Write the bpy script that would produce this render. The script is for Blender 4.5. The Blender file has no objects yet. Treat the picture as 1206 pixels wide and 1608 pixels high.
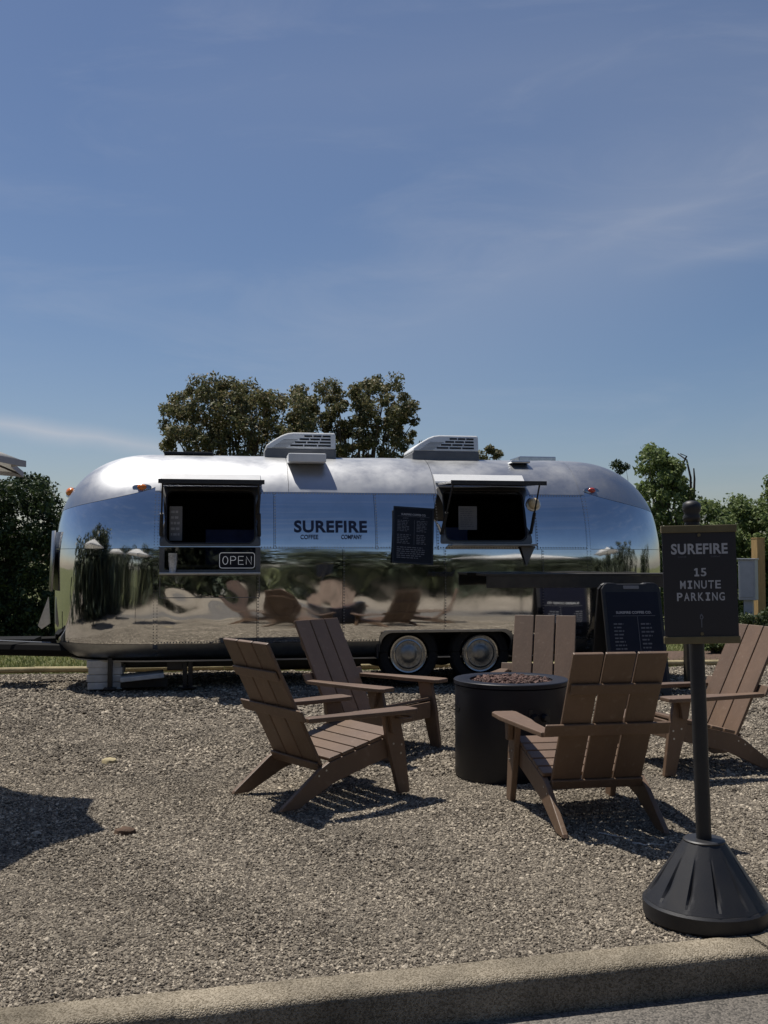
import bpy, bmesh, math, random
import numpy as np
from mathutils import Vector, Matrix, Euler

random.seed(7)
RNG = np.random.default_rng(7)
S = bpy.context.scene
COL = S.collection
R = math.radians

# ------------------------------------------------------------------ camera, sky, sun, exposure
CAMH = 1.38
cam = bpy.data.cameras.new('camera')
cam.sensor_fit = 'VERTICAL'; cam.sensor_height = 36.0; cam.lens = 36.0 * 1600 / 1608
cam.clip_start = 0.05; cam.clip_end = 2000
co = bpy.data.objects.new('camera', cam); COL.objects.link(co)
co.location = (0, 0, CAMH)
co.rotation_euler = (R(90) + math.atan(73 / 1600), 0, 0)
S.camera = co

SUN = Vector((-0.33, 0.29, 1.0)).normalized()          # towards the sun
w = bpy.data.worlds.new('World'); S.world = w; w.use_nodes = True
nt = w.node_tree; N = nt.nodes; L = nt.links
N.clear()
out = N.new('ShaderNodeOutputWorld'); bg = N.new('ShaderNodeBackground')
sky = N.new('ShaderNodeTexSky'); sky.sky_type = 'NISHITA'; sky.sun_disc = False
sky.sun_elevation = math.asin(SUN.z)
sky.sun_rotation = math.atan2(SUN.x, SUN.y)
sky.altitude = 50; sky.air_density = 1.0; sky.dust_density = 0.75; sky.ozone_density = 3.0
bg.inputs['Strength'].default_value = 0.066
tc = N.new('ShaderNodeTexCoord')

def wnode(t, **kw):
    n = N.new(t)
    for k, v in kw.items(): setattr(n, k, v)
    return n

def wmath(op, a, b=None):
    n = wnode('ShaderNodeMath', operation=op)
    for i, x in enumerate((a, b)):
        if x is None: continue
        if isinstance(x, (int, float)): n.inputs[i].default_value = x
        else: L.new(x, n.inputs[i])
    return n.outputs[0]

# thin cirrus: stretched noise in sky directions
mp = wnode('ShaderNodeMapping'); L.new(tc.outputs['Generated'], mp.inputs['Vector'])
mp.inputs['Rotation'].default_value = (R(8), R(-24), R(12)); mp.inputs['Scale'].default_value = (1.5, 1.2, 6.5)
n1 = wnode('ShaderNodeTexNoise'); n1.inputs['Scale'].default_value = 2.3; n1.inputs['Detail'].default_value = 7
n1.inputs['Roughness'].default_value = 0.62; n1.inputs['Distortion'].default_value = 0.9
L.new(mp.outputs[0], n1.inputs['Vector'])
mr = wnode('ShaderNodeMapRange'); mr.interpolation_type = 'SMOOTHSTEP'
mr.inputs['From Min'].default_value = 0.46; mr.inputs['From Max'].default_value = 0.80
mr.inputs['To Max'].default_value = 0.10
L.new(n1.outputs['Fac'], mr.inputs['Value'])
# one low streak of cloud and a soft bank, each at its own place in the sky
sx = wnode('ShaderNodeSeparateXYZ'); L.new(tc.outputs['Generated'], sx.inputs[0])
az = wmath('DIVIDE', sx.outputs['X'], wmath('MAXIMUM', sx.outputs['Y'], 0.05))
el = wmath('DIVIDE', sx.outputs['Z'], wmath('MAXIMUM', sx.outputs['Y'], 0.05))
n2 = wnode('ShaderNodeTexNoise'); n2.inputs['Scale'].default_value = 9; n2.inputs['Detail'].default_value = 5
L.new(tc.outputs['Generated'], n2.inputs['Vector'])
def streak(x0, z0, slope, width, x1, amp):
    line = wmath('ADD', wmath('MULTIPLY', wmath('SUBTRACT', az, x0), slope), z0)
    wob = wmath('MULTIPLY', wmath('SUBTRACT', n2.outputs['Fac'], 0.5), 0.02)
    d = wmath('ABSOLUTE', wmath('SUBTRACT', wmath('ADD', el, wob), line))
    a = wmath('POWER', wmath('MAXIMUM', wmath('SUBTRACT', 1.0, wmath('DIVIDE', d, width)), 0.0), 1.6)
    b = wmath('MAXIMUM', wmath('SUBTRACT', 1.0, wmath('DIVIDE', wmath('ABSOLUTE', wmath('SUBTRACT', az, x0)), x1)), 0.0)
    front = wmath('GREATER_THAN', sx.outputs['Y'], 0.1)
    return wmath('MULTIPLY', wmath('MULTIPLY', wmath('MULTIPLY', a, wmath('POWER', b, 0.6)), front), amp)
cl = wmath('ADD', mr.outputs[0], streak(-0.33, 0.124, -0.15, 0.017, 0.21, 0.62))
cl = wmath('ADD', cl, streak(0.25, 0.33, 0.42, 0.16, 0.40, 0.22))
cl = wmath('ADD', cl, streak(0.36, 0.31, 0.20, 0.018, 0.13, 0.11))
cl = wmath('ADD', cl, streak(0.29, 0.345, 0.25, 0.012, 0.09, 0.08))
cl = wmath('ADD', cl, streak(0.22, 0.50, 0.10, 0.22, 0.50, 0.12))
cl = wmath('MINIMUM', cl, 0.8)
hi = wmath('MULTIPLY', cl, wmath('GREATER_THAN', sx.outputs['Z'], 0.0))
mixc = wnode('ShaderNodeMix', data_type='RGBA')
L.new(hi, mixc.inputs['Factor'])
hsv = wnode('ShaderNodeHueSaturation'); hsv.inputs['Saturation'].default_value = 1.10
L.new(sky.outputs[0], hsv.inputs['Color'])
tint = wnode('ShaderNodeMix', data_type='RGBA', blend_type='MULTIPLY'); tint.inputs[0].default_value = 1; tint.inputs[7].default_value = (1.06, 0.995, 1.02, 1)
L.new(hsv.outputs[0], tint.inputs[6]); L.new(tint.outputs[2], mixc.inputs[6])
mixc.inputs[7].default_value = (7.3, 7.5, 8.2, 1)
L.new(mixc.outputs[2], bg.inputs['Color']); L.new(bg.outputs[0], out.inputs['Surface'])

sl = bpy.data.lights.new('sun', 'SUN'); sl.energy = 4.7; sl.angle = R(0.53); sl.color = (1.0, 0.95, 0.87)
so = bpy.data.objects.new('sun', sl); COL.objects.link(so)
so.rotation_euler = SUN.to_track_quat('Z', 'Y').to_euler(); so.location = (-10, 10, 30)

S.view_settings.view_transform = 'Standard'; S.view_settings.look = 'None'
S.view_settings.gamma = 1; S.view_settings.exposure = 0.12; S.view_settings.use_curve_mapping = False
S.render.engine = 'CYCLES'
S.cycles.use_denoising = True
S.cycles.max_bounces = 8

# ------------------------------------------------------------------ helpers
class MB:
    def __init__(s): s.v = []; s.f = []
    def add(s, vs, fs):
        o = len(s.v); s.v += [tuple(p) for p in vs]; s.f += [tuple(i + o for i in f) for f in fs]
        return s
    def box(s, c, d, M=None):
        x, y, z = (k / 2 for k in d)
        vs = [Vector((a, b, e)) for e in (-z, z) for b in (-y, y) for a in (-x, x)]
        if M is not None: vs = [M @ p for p in vs]
        vs = [p + Vector(c) for p in vs]
        return s.add(vs, [(0, 2, 3, 1), (4, 5, 7, 6), (0, 1, 5, 4), (2, 6, 7, 3), (0, 4, 6, 2), (1, 3, 7, 5)])
    def prism(s, pts, fn, t0, t1):
        n = len(pts)
        vs = [fn(p, q, t0) for p, q in pts] + [fn(p, q, t1) for p, q in pts]
        return s.add(vs, [tuple(range(n))[::-1], tuple(range(n, 2 * n))] + [(i, (i + 1) % n, n + (i + 1) % n, n + i) for i in range(n)])
    def tube(s, pts, r, n=8, caps=True):
        pts = [Vector(p) for p in pts]
        rs = r if isinstance(r, (list, tuple)) else [r] * len(pts)
        vs = []; prev = None
        for i, p in enumerate(pts):
            t = (pts[min(i + 1, len(pts) - 1)] - pts[max(i - 1, 0)]).normalized()
            a = prev if prev is not None else (Vector((0, 1, 0)) if abs(t.y) < .9 else Vector((1, 0, 0)))
            if (a - t * a.dot(t)).length < .05: a = t.orthogonal()
            b1 = (a - t * a.dot(t)).normalized(); b2 = t.cross(b1); prev = b1
            vs += [p + (b1 * math.cos(k * 2 * math.pi / n) + b2 * math.sin(k * 2 * math.pi / n)) * rs[i] for k in range(n)]
        fs = [(i * n + k, i * n + (k + 1) % n, (i + 1) * n + (k + 1) % n, (i + 1) * n + k) for i in range(len(pts) - 1) for k in range(n)]
        if caps: fs += [tuple(range(n))[::-1], tuple(range((len(pts) - 1) * n, len(pts) * n))]
        return s.add(vs, fs)
    def lathe(s, prof, n=24, M=None, cap=True):
        vs = []
        for r, z in prof:
            vs += [Vector((r * math.cos(2 * math.pi * k / n), r * math.sin(2 * math.pi * k / n), z)) for k in range(n)]
        if M is not None: vs = [M @ p for p in vs]
        fs = [(i * n + k, i * n + (k + 1) % n, (i + 1) * n + (k + 1) % n, (i + 1) * n + k) for i in range(len(prof) - 1) for k in range(n)]
        if cap: fs += [tuple(range(n))[::-1], tuple(range((len(prof) - 1) * n, len(prof) * n))]
        return s.add(vs, fs)
    def ring(s, outer, inner, fn, t0, t1):
        """flat frame between two loops of the same length, extruded from t0 (front) to t1 (back)"""
        n = len(outer)
        vs = [fn(p, q, t0) for p, q in outer] + [fn(p, q, t0) for p, q in inner] + [fn(p, q, t1) for p, q in outer] + [fn(p, q, t1) for p, q in inner]
        fs = []
        for i in range(n):
            j = (i + 1) % n
            fs += [(i, j, n + j, n + i), (2 * n + j, 2 * n + i, 3 * n + i, 3 * n + j), (j, i, 2 * n + i, 2 * n + j), (n + i, n + j, 3 * n + j, 3 * n + i)]
        return s.add(vs, fs)
    def mesh(s, name):
        me = bpy.data.meshes.new(name); me.from_pydata(s.v, [], s.f)
        bm = bmesh.new(); bm.from_mesh(me); bmesh.ops.recalc_face_normals(bm, faces=bm.faces); bm.to_mesh(me); bm.free()
        return me
    def build(s, name, mat, parent=None, smooth=False, bevel=0, auto=None, **props):
        return link(name, s.mesh(name), mat, parent, smooth, bevel, auto, **props)

def link(name, me, mat, parent=None, smooth=False, bevel=0, auto=None, **props):
    if mat is not None and not me.materials: me.materials.append(mat)
    if smooth or auto:
        me.polygons.foreach_set('use_smooth', [True] * len(me.polygons))
    if auto: me.set_sharp_from_angle(angle=R(auto))
    o = bpy.data.objects.new(name, me); COL.objects.link(o)
    if parent is not None: o.parent = parent
    if bevel:
        b = o.modifiers.new('bevel', 'BEVEL'); b.width = bevel; b.segments = 2; b.limit_method = 'ANGLE'; b.angle_limit = R(35)
    for k, v in props.items(): o[k] = v
    return o

def empty(name, loc=(0, 0, 0), rz=0.0, **props):
    o = bpy.data.objects.new(name, None); COL.objects.link(o); o.empty_display_size = .1
    o.location = loc; o.rotation_euler = (0, 0, rz)
    for k, v in props.items(): o[k] = v
    return o

def copy_tree(o, parent=None):
    c = o.copy(); COL.objects.link(c); c.parent = parent
    for ch in list(o.children): copy_tree(ch, c)
    return c

def at(px, py, D):
    """a point D metres ahead that the photograph shows at (px, py)"""
    return Vector(((px - 603) / 1600 * D, D, CAMH + (877 - py) / 1600 * D))

def material(name, col, rough=.6, metal=0.0, var=0.0, scale=8.0, bump=0.0, bscale=60.0, col2=None, spec=None, coat=0.0, rvar=0.0, detail=5, stretch=None):
    m = bpy.data.materials.new(name); m.use_nodes = True
    t = m.node_tree; n = t.nodes; l = t.links; p = n['Principled BSDF']
    p.inputs['Base Color'].default_value = (*col, 1); p.inputs['Roughness'].default_value = rough; p.inputs['Metallic'].default_value = metal
    if spec is not None: p.inputs['Specular IOR Level'].default_value = spec
    if coat: p.inputs['Coat Weight'].default_value = coat; p.inputs['Coat Roughness'].default_value = .15
    tcn = n.new('ShaderNodeTexCoord'); vec = tcn.outputs['Object']
    if stretch:
        mpn = n.new('ShaderNodeMapping'); mpn.inputs['Scale'].default_value = stretch; l.new(vec, mpn.inputs[0]); vec = mpn.outputs[0]
    if var or col2 or rvar:
        ns = n.new('ShaderNodeTexNoise'); ns.inputs['Scale'].default_value = scale; ns.inputs['Detail'].default_value = detail; ns.inputs['Roughness'].default_value = .65
        l.new(vec, ns.inputs['Vector'])
        mx = n.new('ShaderNodeMix'); mx.data_type = 'RGBA'
        c2 = col2 or tuple(max(0, k * (1 - var)) for k in col)
        c1 = col if col2 else tuple(min(1, k * (1 + var)) for k in col)
        mx.inputs[6].default_value = (*c1, 1); mx.inputs[7].default_value = (*c2, 1)
        rr = n.new('ShaderNodeMapRange'); rr.inputs['From Min'].default_value = .33; rr.inputs['From Max'].default_value = .67
        l.new(ns.outputs['Fac'], rr.inputs[0]); l.new(rr.outputs[0], mx.inputs[0]); l.new(mx.outputs[2], p.inputs['Base Color'])
        if rvar:
            r2 = n.new('ShaderNodeMapRange'); r2.inputs['From Min'].default_value = .3; r2.inputs['From Max'].default_value = .7
            r2.inputs['To Min'].default_value = max(0.02, rough - rvar); r2.inputs['To Max'].default_value = rough + rvar
            l.new(ns.outputs['Fac'], r2.inputs[0]); l.new(r2.outputs[0], p.inputs['Roughness'])
    if bump:
        nb = n.new('ShaderNodeTexNoise'); nb.inputs['Scale'].default_value = bscale; nb.inputs['Detail'].default_value = 4
        l.new(vec, nb.inputs['Vector'])
        b = n.new('ShaderNodeBump'); b.inputs['Strength'].default_value = bump; b.inputs['Distance'].default_value = .01
        l.new(nb.outputs['Fac'], b.inputs['Height']); l.new(b.outputs[0], p.inputs['Normal'])
    return m

def leaf_material(name, cols, trans=.25):
    m = bpy.data.materials.new(name); m.use_nodes = True
    t = m.node_tree; n = t.nodes; l = t.links; p = n['Principled BSDF']; o = n['Material Output']
    g = n.new('ShaderNodeNewGeometry'); cr = n.new('ShaderNodeValToRGB'); e = cr.color_ramp.elements
    e[0].color = (*cols[0], 1); e[1].color = (*cols[-1], 1)
    for i, c in enumerate(cols[1:-1]):
        k = e.new((i + 1) / (len(cols) - 1)); k.color = (*c, 1)
    l.new(g.outputs['Random Per Island'], cr.inputs[0]); l.new(cr.outputs[0], p.inputs['Base Color'])
    p.inputs['Roughness'].default_value = .55; p.inputs['Specular IOR Level'].default_value = .3
    tr = n.new('ShaderNodeBsdfTranslucent'); l.new(cr.outputs[0], tr.inputs['Color'])
    mx = n.new('ShaderNodeMixShader'); mx.inputs[0].default_value = trans
    l.new(p.outputs[0], mx.inputs[1]); l.new(tr.outputs[0], mx.inputs[2]); l.new(mx.outputs[0], o.inputs['Surface'])
    return m

def metal_skin(name, col, rough, rvar, bump):
    m = material(name, col, rough, 1.0, var=.06, scale=3.0, rvar=rvar)
    t = m.node_tree; n = t.nodes; l = t.links; p = n['Principled BSDF']
    tcn = n.new('ShaderNodeTexCoord')
    a = n.new('ShaderNodeTexNoise'); a.inputs['Scale'].default_value = 2.6; a.inputs['Detail'].default_value = 2.5; a.inputs['Distortion'].default_value = .6
    l.new(tcn.outputs['Object'], a.inputs['Vector'])
    b = n.new('ShaderNodeBump'); b.inputs['Strength'].default_value = bump; b.inputs['Distance'].default_value = .012
    l.new(a.outputs['Fac'], b.inputs['Height']); l.new(b.outputs[0], p.inputs['Normal'])
    return m

M = {}
M['mirror'] = metal_skin('polished_aluminium', (.70, .705, .71), .05, .035, .05)
M['roofalu'] = metal_skin('weathered_aluminium', (.44, .45, .465), .42, .08, .30)
M['alu'] = material('brushed_aluminium', (.62, .63, .64), .33, 1.0, var=.1, scale=20)
M['framealu'] = material('frame_aluminium', (.15, .147, .142), .48, .75, var=.12, scale=14)
M['aludark'] = material('dull_aluminium', (.30, .31, .32), .38, 1.0, var=.1, scale=14)
M['black'] = material('black_plastic', (.009, .010, .014), .50, col2=(.022, .021, .021), scale=7, detail=9, bump=.05, bscale=200)
M['blacksat'] = material('black_metal', (.012, .012, .014), .38, var=.2, scale=9)
M['steelblack'] = material('dark_powder_coat', (.008, .009, .015), .45, var=.12, scale=6, bump=.03, bscale=350, spec=.35)
M['interior'] = material('dark_interior', (.012, .012, .014), .7, var=.3, scale=5)
M['navy'] = material('navy_panel', (.09, .14, .42), .5, var=.15, scale=6)
M['rubber'] = material('tyre_rubber', (.009, .009, .009), .85, var=.25, scale=18, bump=.1, bscale=90)
M['matblack'] = material('dull_black_steel', (.006, .006, .006), .8, spec=.15)
M['chrome'] = material('hubcap_chrome', (.42, .42, .41), .22, 1.0, var=.12, scale=10)
M['hubgrey'] = material('hubcap_grey', (.30, .30, .29), .36, .85, var=.2, scale=18)
M['white'] = material('white_paint', (.72, .72, .71), .5, var=.06, scale=6)
M['acwhite'] = material('white_abs_plastic', (.82, .82, .80), .45, var=.08, scale=4)
M['acgrey'] = material('grey_abs_plastic', (.16, .16, .16), .6, var=.15, scale=5)
M['amber'] = material('amber_lens', (.75, .20, .015), .25, coat=.5)
M['red'] = material('red_lens', (.45, .05, .03), .25, coat=.5)
M['cream'] = material('cream_lens', (.72, .58, .36), .3, var=.2, scale=25, coat=.3)
M['print_navy'] = material('navy_vinyl', (.012, .016, .045), .45)
M['print_grey'] = material('pale_grey_print', (.42, .42, .43), .6)
M['print_dim'] = material('dim_grey_print', (.13, .135, .155), .6)
M['board'] = material('black_menu_board', (.007, .008, .013), .5, var=.2, scale=5, spec=.3)
M['boardnavy'] = material('navy_sign_panel', (.005, .006, .016), .48, var=.18, scale=4, spec=.3)
M['signpanel'] = material('charcoal_sign_panel', (.016, .016, .022), .42, var=.12, scale=4)
M['bronze'] = material('bronze_channel', (.155, .125, .062), .48, .25, var=.15, scale=14)
M['lumber'] = material('brown_recycled_lumber', (.136, .085, .053), .52, var=.13, scale=5, bump=.12, bscale=70, stretch=(1, 1, .2))
def vary(m, amt):
    t = m.node_tree; n = t.nodes; l = t.links; p = n['Principled BSDF']; src = p.inputs['Base Color'].links[0].from_socket
    oi = n.new('ShaderNodeObjectInfo'); mr_ = n.new('ShaderNodeMapRange'); mr_.inputs['To Min'].default_value = 1 - amt; mr_.inputs['To Max'].default_value = 1 + amt; l.new(oi.outputs['Random'], mr_.inputs[0])
    mx = n.new('ShaderNodeMix'); mx.data_type = 'RGBA'; mx.blend_type = 'MULTIPLY'; mx.inputs[0].default_value = 1; l.new(src, mx.inputs[6]); l.new(mr_.outputs[0], mx.inputs[7])
    sn = n.new('ShaderNodeTexNoise'); sn.inputs['Scale'].default_value = 26; sn.inputs['Detail'].default_value = 8; tcx = n.new('ShaderNodeTexCoord'); l.new(tcx.outputs['Object'], sn.inputs['Vector'])
    cr = n.new('ShaderNodeMapRange'); cr.inputs['From Min'].default_value = .60; cr.inputs['From Max'].default_value = .75; cr.inputs['To Max'].default_value = .35; l.new(sn.outputs['Fac'], cr.inputs[0])
    m2 = n.new('ShaderNodeMix'); m2.data_type = 'RGBA'; l.new(cr.outputs[0], m2.inputs[0]); l.new(mx.outputs[2], m2.inputs[6]); m2.inputs[7].default_value = (.26, .20, .15, 1)
    l.new(m2.outputs[2], p.inputs['Base Color'])
vary(M['lumber'], .10)
M['screw'] = material('steel_screw', (.5, .5, .5), .35, 1.0)
M['rock'] = material('lava_rock', (.125, .072, .058), .85, var=.55, scale=9, bump=.4, bscale=120)
M['paper'] = material('grey_card', (.20, .20, .21), .7, var=.1, scale=8)
M['concrete'] = material('pale_concrete', (.58, .57, .54), .85, var=.14, scale=9, bump=.25, bscale=80)
M['edging'] = material('pale_yellow_edging', (.36, .30, .17), .85, var=.25, scale=6, bump=.2)
M['post'] = material('yellow_pine', (.42, .27, .11), .7, var=.2, scale=10, stretch=(4, 4, .5))
M['boxgrey'] = material('grey_steel_box', (.35, .37, .40), .5, var=.08, scale=5)
M['bark'] = material('bark', (.075, .058, .045), .95, var=.4, scale=14, bump=.6, bscale=30)
M['counter'] = material('dark_brown_board', (.040, .034, .026), .55, var=.3, scale=8)
M['soil'] = material('bark_mulch', (.09, .055, .035), .95, var=.4, scale=18, bump=.8, bscale=60)
M['canopy'] = material('white_canvas', (.74, .73, .70), .85, var=.05, scale=6)
M['canopygrey'] = material('grey_canvas', (.38, .38, .40), .85, var=.08, scale=6)
M['cup'] = material('clear_plastic_cups', (.55, .57, .58), .2, var=.3, scale=40)
M['leaf_oak'] = leaf_material('oak_leaf', [(.075, .088, .040), (.125, .135, .060), (.175, .165, .078), (.24, .185, .10)], .32)
M['leaf_dark'] = leaf_material('laurel_leaf', [(.016, .030, .013), (.030, .052, .019), (.048, .076, .025), (.078, .106, .034)], .15)
M['leaf_green'] = leaf_material('ash_leaf', [(.072, .106, .040), (.116, .164, .058), (.165, .215, .074), (.22, .26, .10)], .38)
M['leaf_shrub'] = leaf_material('shrub_leaf', [(.020, .036, .013), (.040, .062, .022), (.065, .09, .03), (.10, .12, .05)], .2)
M['leaf_far'] = leaf_material('far_leaf', [(.042, .054, .036), (.066, .082, .050), (.095, .112, .066)], .2)
M['blade'] = leaf_material('grass_blade', [(.09, .12, .035), (.14, .17, .05), (.22, .23, .09), (.30, .27, .12)], .3)

def cloth(m, k):
    t = m.node_tree; n = t.nodes; p = n['Principled BSDF']; tr = n.new('ShaderNodeBsdfTranslucent'); tr.inputs[0].default_value = (.75, .74, .70, 1)
    mx = n.new('ShaderNodeMixShader'); mx.inputs[0].default_value = k; t.links.new(p.outputs[0], mx.inputs[1]); t.links.new(tr.outputs[0], mx.inputs[2]); t.links.new(mx.outputs[0], n['Material Output'].inputs['Surface'])
cloth(M['canopy'], .45)
def glass_mat(name, tint, fac):
    m = bpy.data.materials.new(name); m.use_nodes = True
    t = m.node_tree; n = t.nodes; l = t.links; o = n['Material Output']; n.remove(n['Principled BSDF'])
    tr = n.new('ShaderNodeBsdfTransparent'); tr.inputs[0].default_value = (*tint, 1)
    gl = n.new('ShaderNodeBsdfGlossy'); gl.inputs['Roughness'].default_value = .02; gl.inputs['Color'].default_value = (.9, .9, .9, 1)
    lw = n.new('ShaderNodeLayerWeight'); lw.inputs[0].default_value = fac
    mx = n.new('ShaderNodeMixShader'); l.new(lw.outputs['Fresnel'], mx.inputs[0]); l.new(tr.outputs[0], mx.inputs[1]); l.new(gl.outputs[0], mx.inputs[2])
    l.new(mx.outputs[0], o.inputs['Surface'])
    return m
M['glass'] = glass_mat('window_glass', (.55, .57, .58), .55)

def neon_mat():
    m = bpy.data.materials.new('white_neon'); m.use_nodes = True
    p = m.node_tree.nodes['Principled BSDF']
    p.inputs['Base Color'].default_value = (.7, .7, .7, 1); p.inputs['Emission Color'].default_value = (.95, .97, 1, 1); p.inputs['Emission Strength'].default_value = .13
    return m
M['neon'] = neon_mat()

# ------------------------------------------------------------------ ground
def gz(y):
    return -0.025 * max(0.0, min(y, 34.0) - 9.5)
KS, KC = .2368, .9716                       # kerb direction
def kerb_y(x, off=0.0):                     # y of the kerb's front top edge, moved back by off
    return 3.32 + x * KS / KC + off / KC
def edge_y(x): return 13.75 + .131 * x

def ground_material(name, base, dark, s1, s2, bump, lo=.78, hi=1.1):
    m = bpy.data.materials.new(name); m.use_nodes = True
    t = m.node_tree; n = t.nodes; l = t.links; p = n['Principled BSDF']; p.inputs['Roughness'].default_value = .95; p.inputs['Specular IOR Level'].default_value = .2
    tcn = n.new('ShaderNodeTexCoord')
    vo = n.new('ShaderNodeTexVoronoi'); vo.inputs['Scale'].default_value = s1; l.new(tcn.outputs['Object'], vo.inputs['Vector'])
    ns = n.new('ShaderNodeTexNoise'); ns.inputs['Scale'].default_value = s2; ns.inputs['Detail'].default_value = 6; l.new(tcn.outputs['Object'], ns.inputs['Vector'])
    cr = n.new('ShaderNodeValToRGB'); e = cr.color_ramp.elements
    e[0].color = (*dark, 1); e[0].position = .05; e[1].color = (*base, 1); e[1].position = .8
    sp = n.new('ShaderNodeSeparateColor'); l.new(vo.outputs['Color'], sp.inputs[0])
    l.new(sp.outputs[0], cr.inputs[0])
    mx = n.new('ShaderNodeMix'); mx.data_type = 'RGBA'; mx.blend_type = 'MULTIPLY'; mx.inputs[0].default_value = 1
    r2 = n.new('ShaderNodeMapRange'); r2.inputs['From Min'].default_value = .3; r2.inputs['From Max'].default_value = .7; r2.inputs['To Min'].default_value = lo; r2.inputs['To Max'].default_value = hi
    l.new(ns.outputs['Fac'], r2.inputs[0]); l.new(cr.outputs[0], mx.inputs[6]); l.new(r2.outputs[0], mx.inputs[7]); l.new(mx.outputs[2], p.inputs['Base Color'])
    b = n.new('ShaderNodeBump'); b.inputs['Strength'].default_value = bump; b.inputs['Distance'].default_value = .01
    l.new(vo.outputs['Distance'], b.inputs['Height']); b.invert = True; l.new(b.outputs[0], p.inputs['Normal'])
    return m
M['gravel'] = ground_material('gravel_bed', (.255, .22, .172), (.09, .076, .06), 75, 1.3, .8)
M['kerb'] = ground_material('kerb_concrete', (.345, .298, .225), (.15, .124, .086), 200, 3.0, .5, .50, 1.22)
M['asphalt'] = ground_material('asphalt', (.19, .172, .15), (.075, .07, .063), 130, 1.6, .5)
M['lawn'] = ground_material('lawn', (.13, .135, .05), (.05, .06, .02), 30, .8, .6)

def sheet(name, mat, xs, rowf, zf, **props):
    rows = len(rowf(xs[0])); v = []; f = []
    for x in xs:
        for y in rowf(x): v.append((x, y, zf(x, y)))
    for i in range(len(xs) - 1):
        for j in range(rows - 1):
            f.append((i * rows + j, (i + 1) * rows + j, (i + 1) * rows + j + 1, i * rows + j + 1))
    me = bpy.data.meshes.new(name); me.from_pydata(v, [], f)
    return link(name, me, mat, None, True, kind='structure', **props)

def und(x, y): return .010 * math.sin(x * 1.7 + y * .9) + .007 * math.sin(x * 3.1 - y * 2.3) + .006 * math.sin(5.1 * x + 4.3 * y)
def gravel_z(x, y):
    k = min(1, max(0, (y - kerb_y(x, .16)) / .5))
    return gz(y) + und(x, y) * k - .012
gxs = [-34 + i * 1.0 for i in range(27)] + [-7 + i * .2 for i in range(70)] + [7 + i * 1.0 for i in range(28)]
sheet('gravel_ground', M['gravel'], gxs, lambda x: [kerb_y(x, .155) + (edge_y(x) - kerb_y(x, .155)) * (j / 60) for j in range(61)], gravel_z)
sheet('asphalt_road', M['asphalt'], [-90 + i * 6 for i in range(31)], lambda x: [-26 + (kerb_y(x, -.004) + 26) * (j / 12) for j in range(13)], lambda x, y: -.128)
M['lot'] = ground_material('car_park_gravel', (.29, .25, .195), (.16, .135, .105), 40, .5, .5)
sheet('car_park_ground', M['lot'], [-90 + i * 6 for i in range(31)], lambda x: [-25.8 + (23.6 + x * .20) * (j / 8) for j in range(9)] if x > -60 else [-25.8 + j * .01 for j in range(9)], lambda x, y: -.122)
sheet('lawn_ground', M['lawn'], [-240 + i * 8 for i in range(61)], lambda x: [edge_y(max(-34, min(34, x))) + .02 + t for t in (0, 1, 2, 4, 7, 10, 14, 18, 21, 40, 120, 400)], lambda x, y: gz(y) - .012)
sheet('field_ground', M['lawn'], [-240, -90, 0, 90, 240], lambda x: [-300, -100, -40, -25.9, 13], lambda x, y: -.30)

# kerb: cast lengths with open joints
def kerb_seg(x0, x1):
    mb = MB(); n = 90
    prof = [(0, -.19), (0, -.09), (0, -.026), (.003, -.012), (.012, -.002), (.028, .004), (.085, .005), (.148, .004), (.158, -.004), (.160, -.19)]
    d = Vector((KC, KS, 0)); b = Vector((-KS, KC, 0)); o = Vector((0, 3.32, 0)); rows = []; chip = 0
    for i in range(n + 1):
        t = x0 + (x1 - x0) * i / n
        if random.random() < .05: chip = random.uniform(.006, .016)
        chip *= .55
        row = []
        for k, (p, z) in enumerate(prof):
            c = chip if k in (3, 4) else chip * .4 if k in (2, 5) else 0
            row.append(o + d * t + b * (p + c + random.uniform(-.0014, .0014)) + Vector((0, 0, z - c + random.uniform(-.0014, .0014))))
        rows.append(row)
    m = len(prof); vs = [p for r in rows for p in r]
    fs = [(i * m + k, (i + 1) * m + k, (i + 1) * m + k + 1, i * m + k + 1) for i in range(n) for k in range(m - 1)]
    fs += [tuple(range(m)), tuple(range(n * m, n * m + m))[::-1]]
    mb.add(vs, fs)
    mb.build('kerb', M['kerb'], auto=60, kind='structure')
for i in range(-5, 6): kerb_seg(1.405 + (i - 1) * 3.05 + .006, 1.405 + i * 3.05 - .006)

# pale edging at the far side of the gravel
for i in range(-8, 9):
    x0 = i * 2.4 + .3; x1 = x0 + 2.39; mb = MB()
    pts = [Vector((x, edge_y(x) + .05 + random.uniform(-.02, .02), gz(edge_y(x)) + .035 + random.uniform(-.01, .01))) for x in (x0, (x0 + x1) / 2, x1)]
    mb.tube(pts, .042, 6); mb.build('edging', M['edging'], auto=70, kind='structure')

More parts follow.
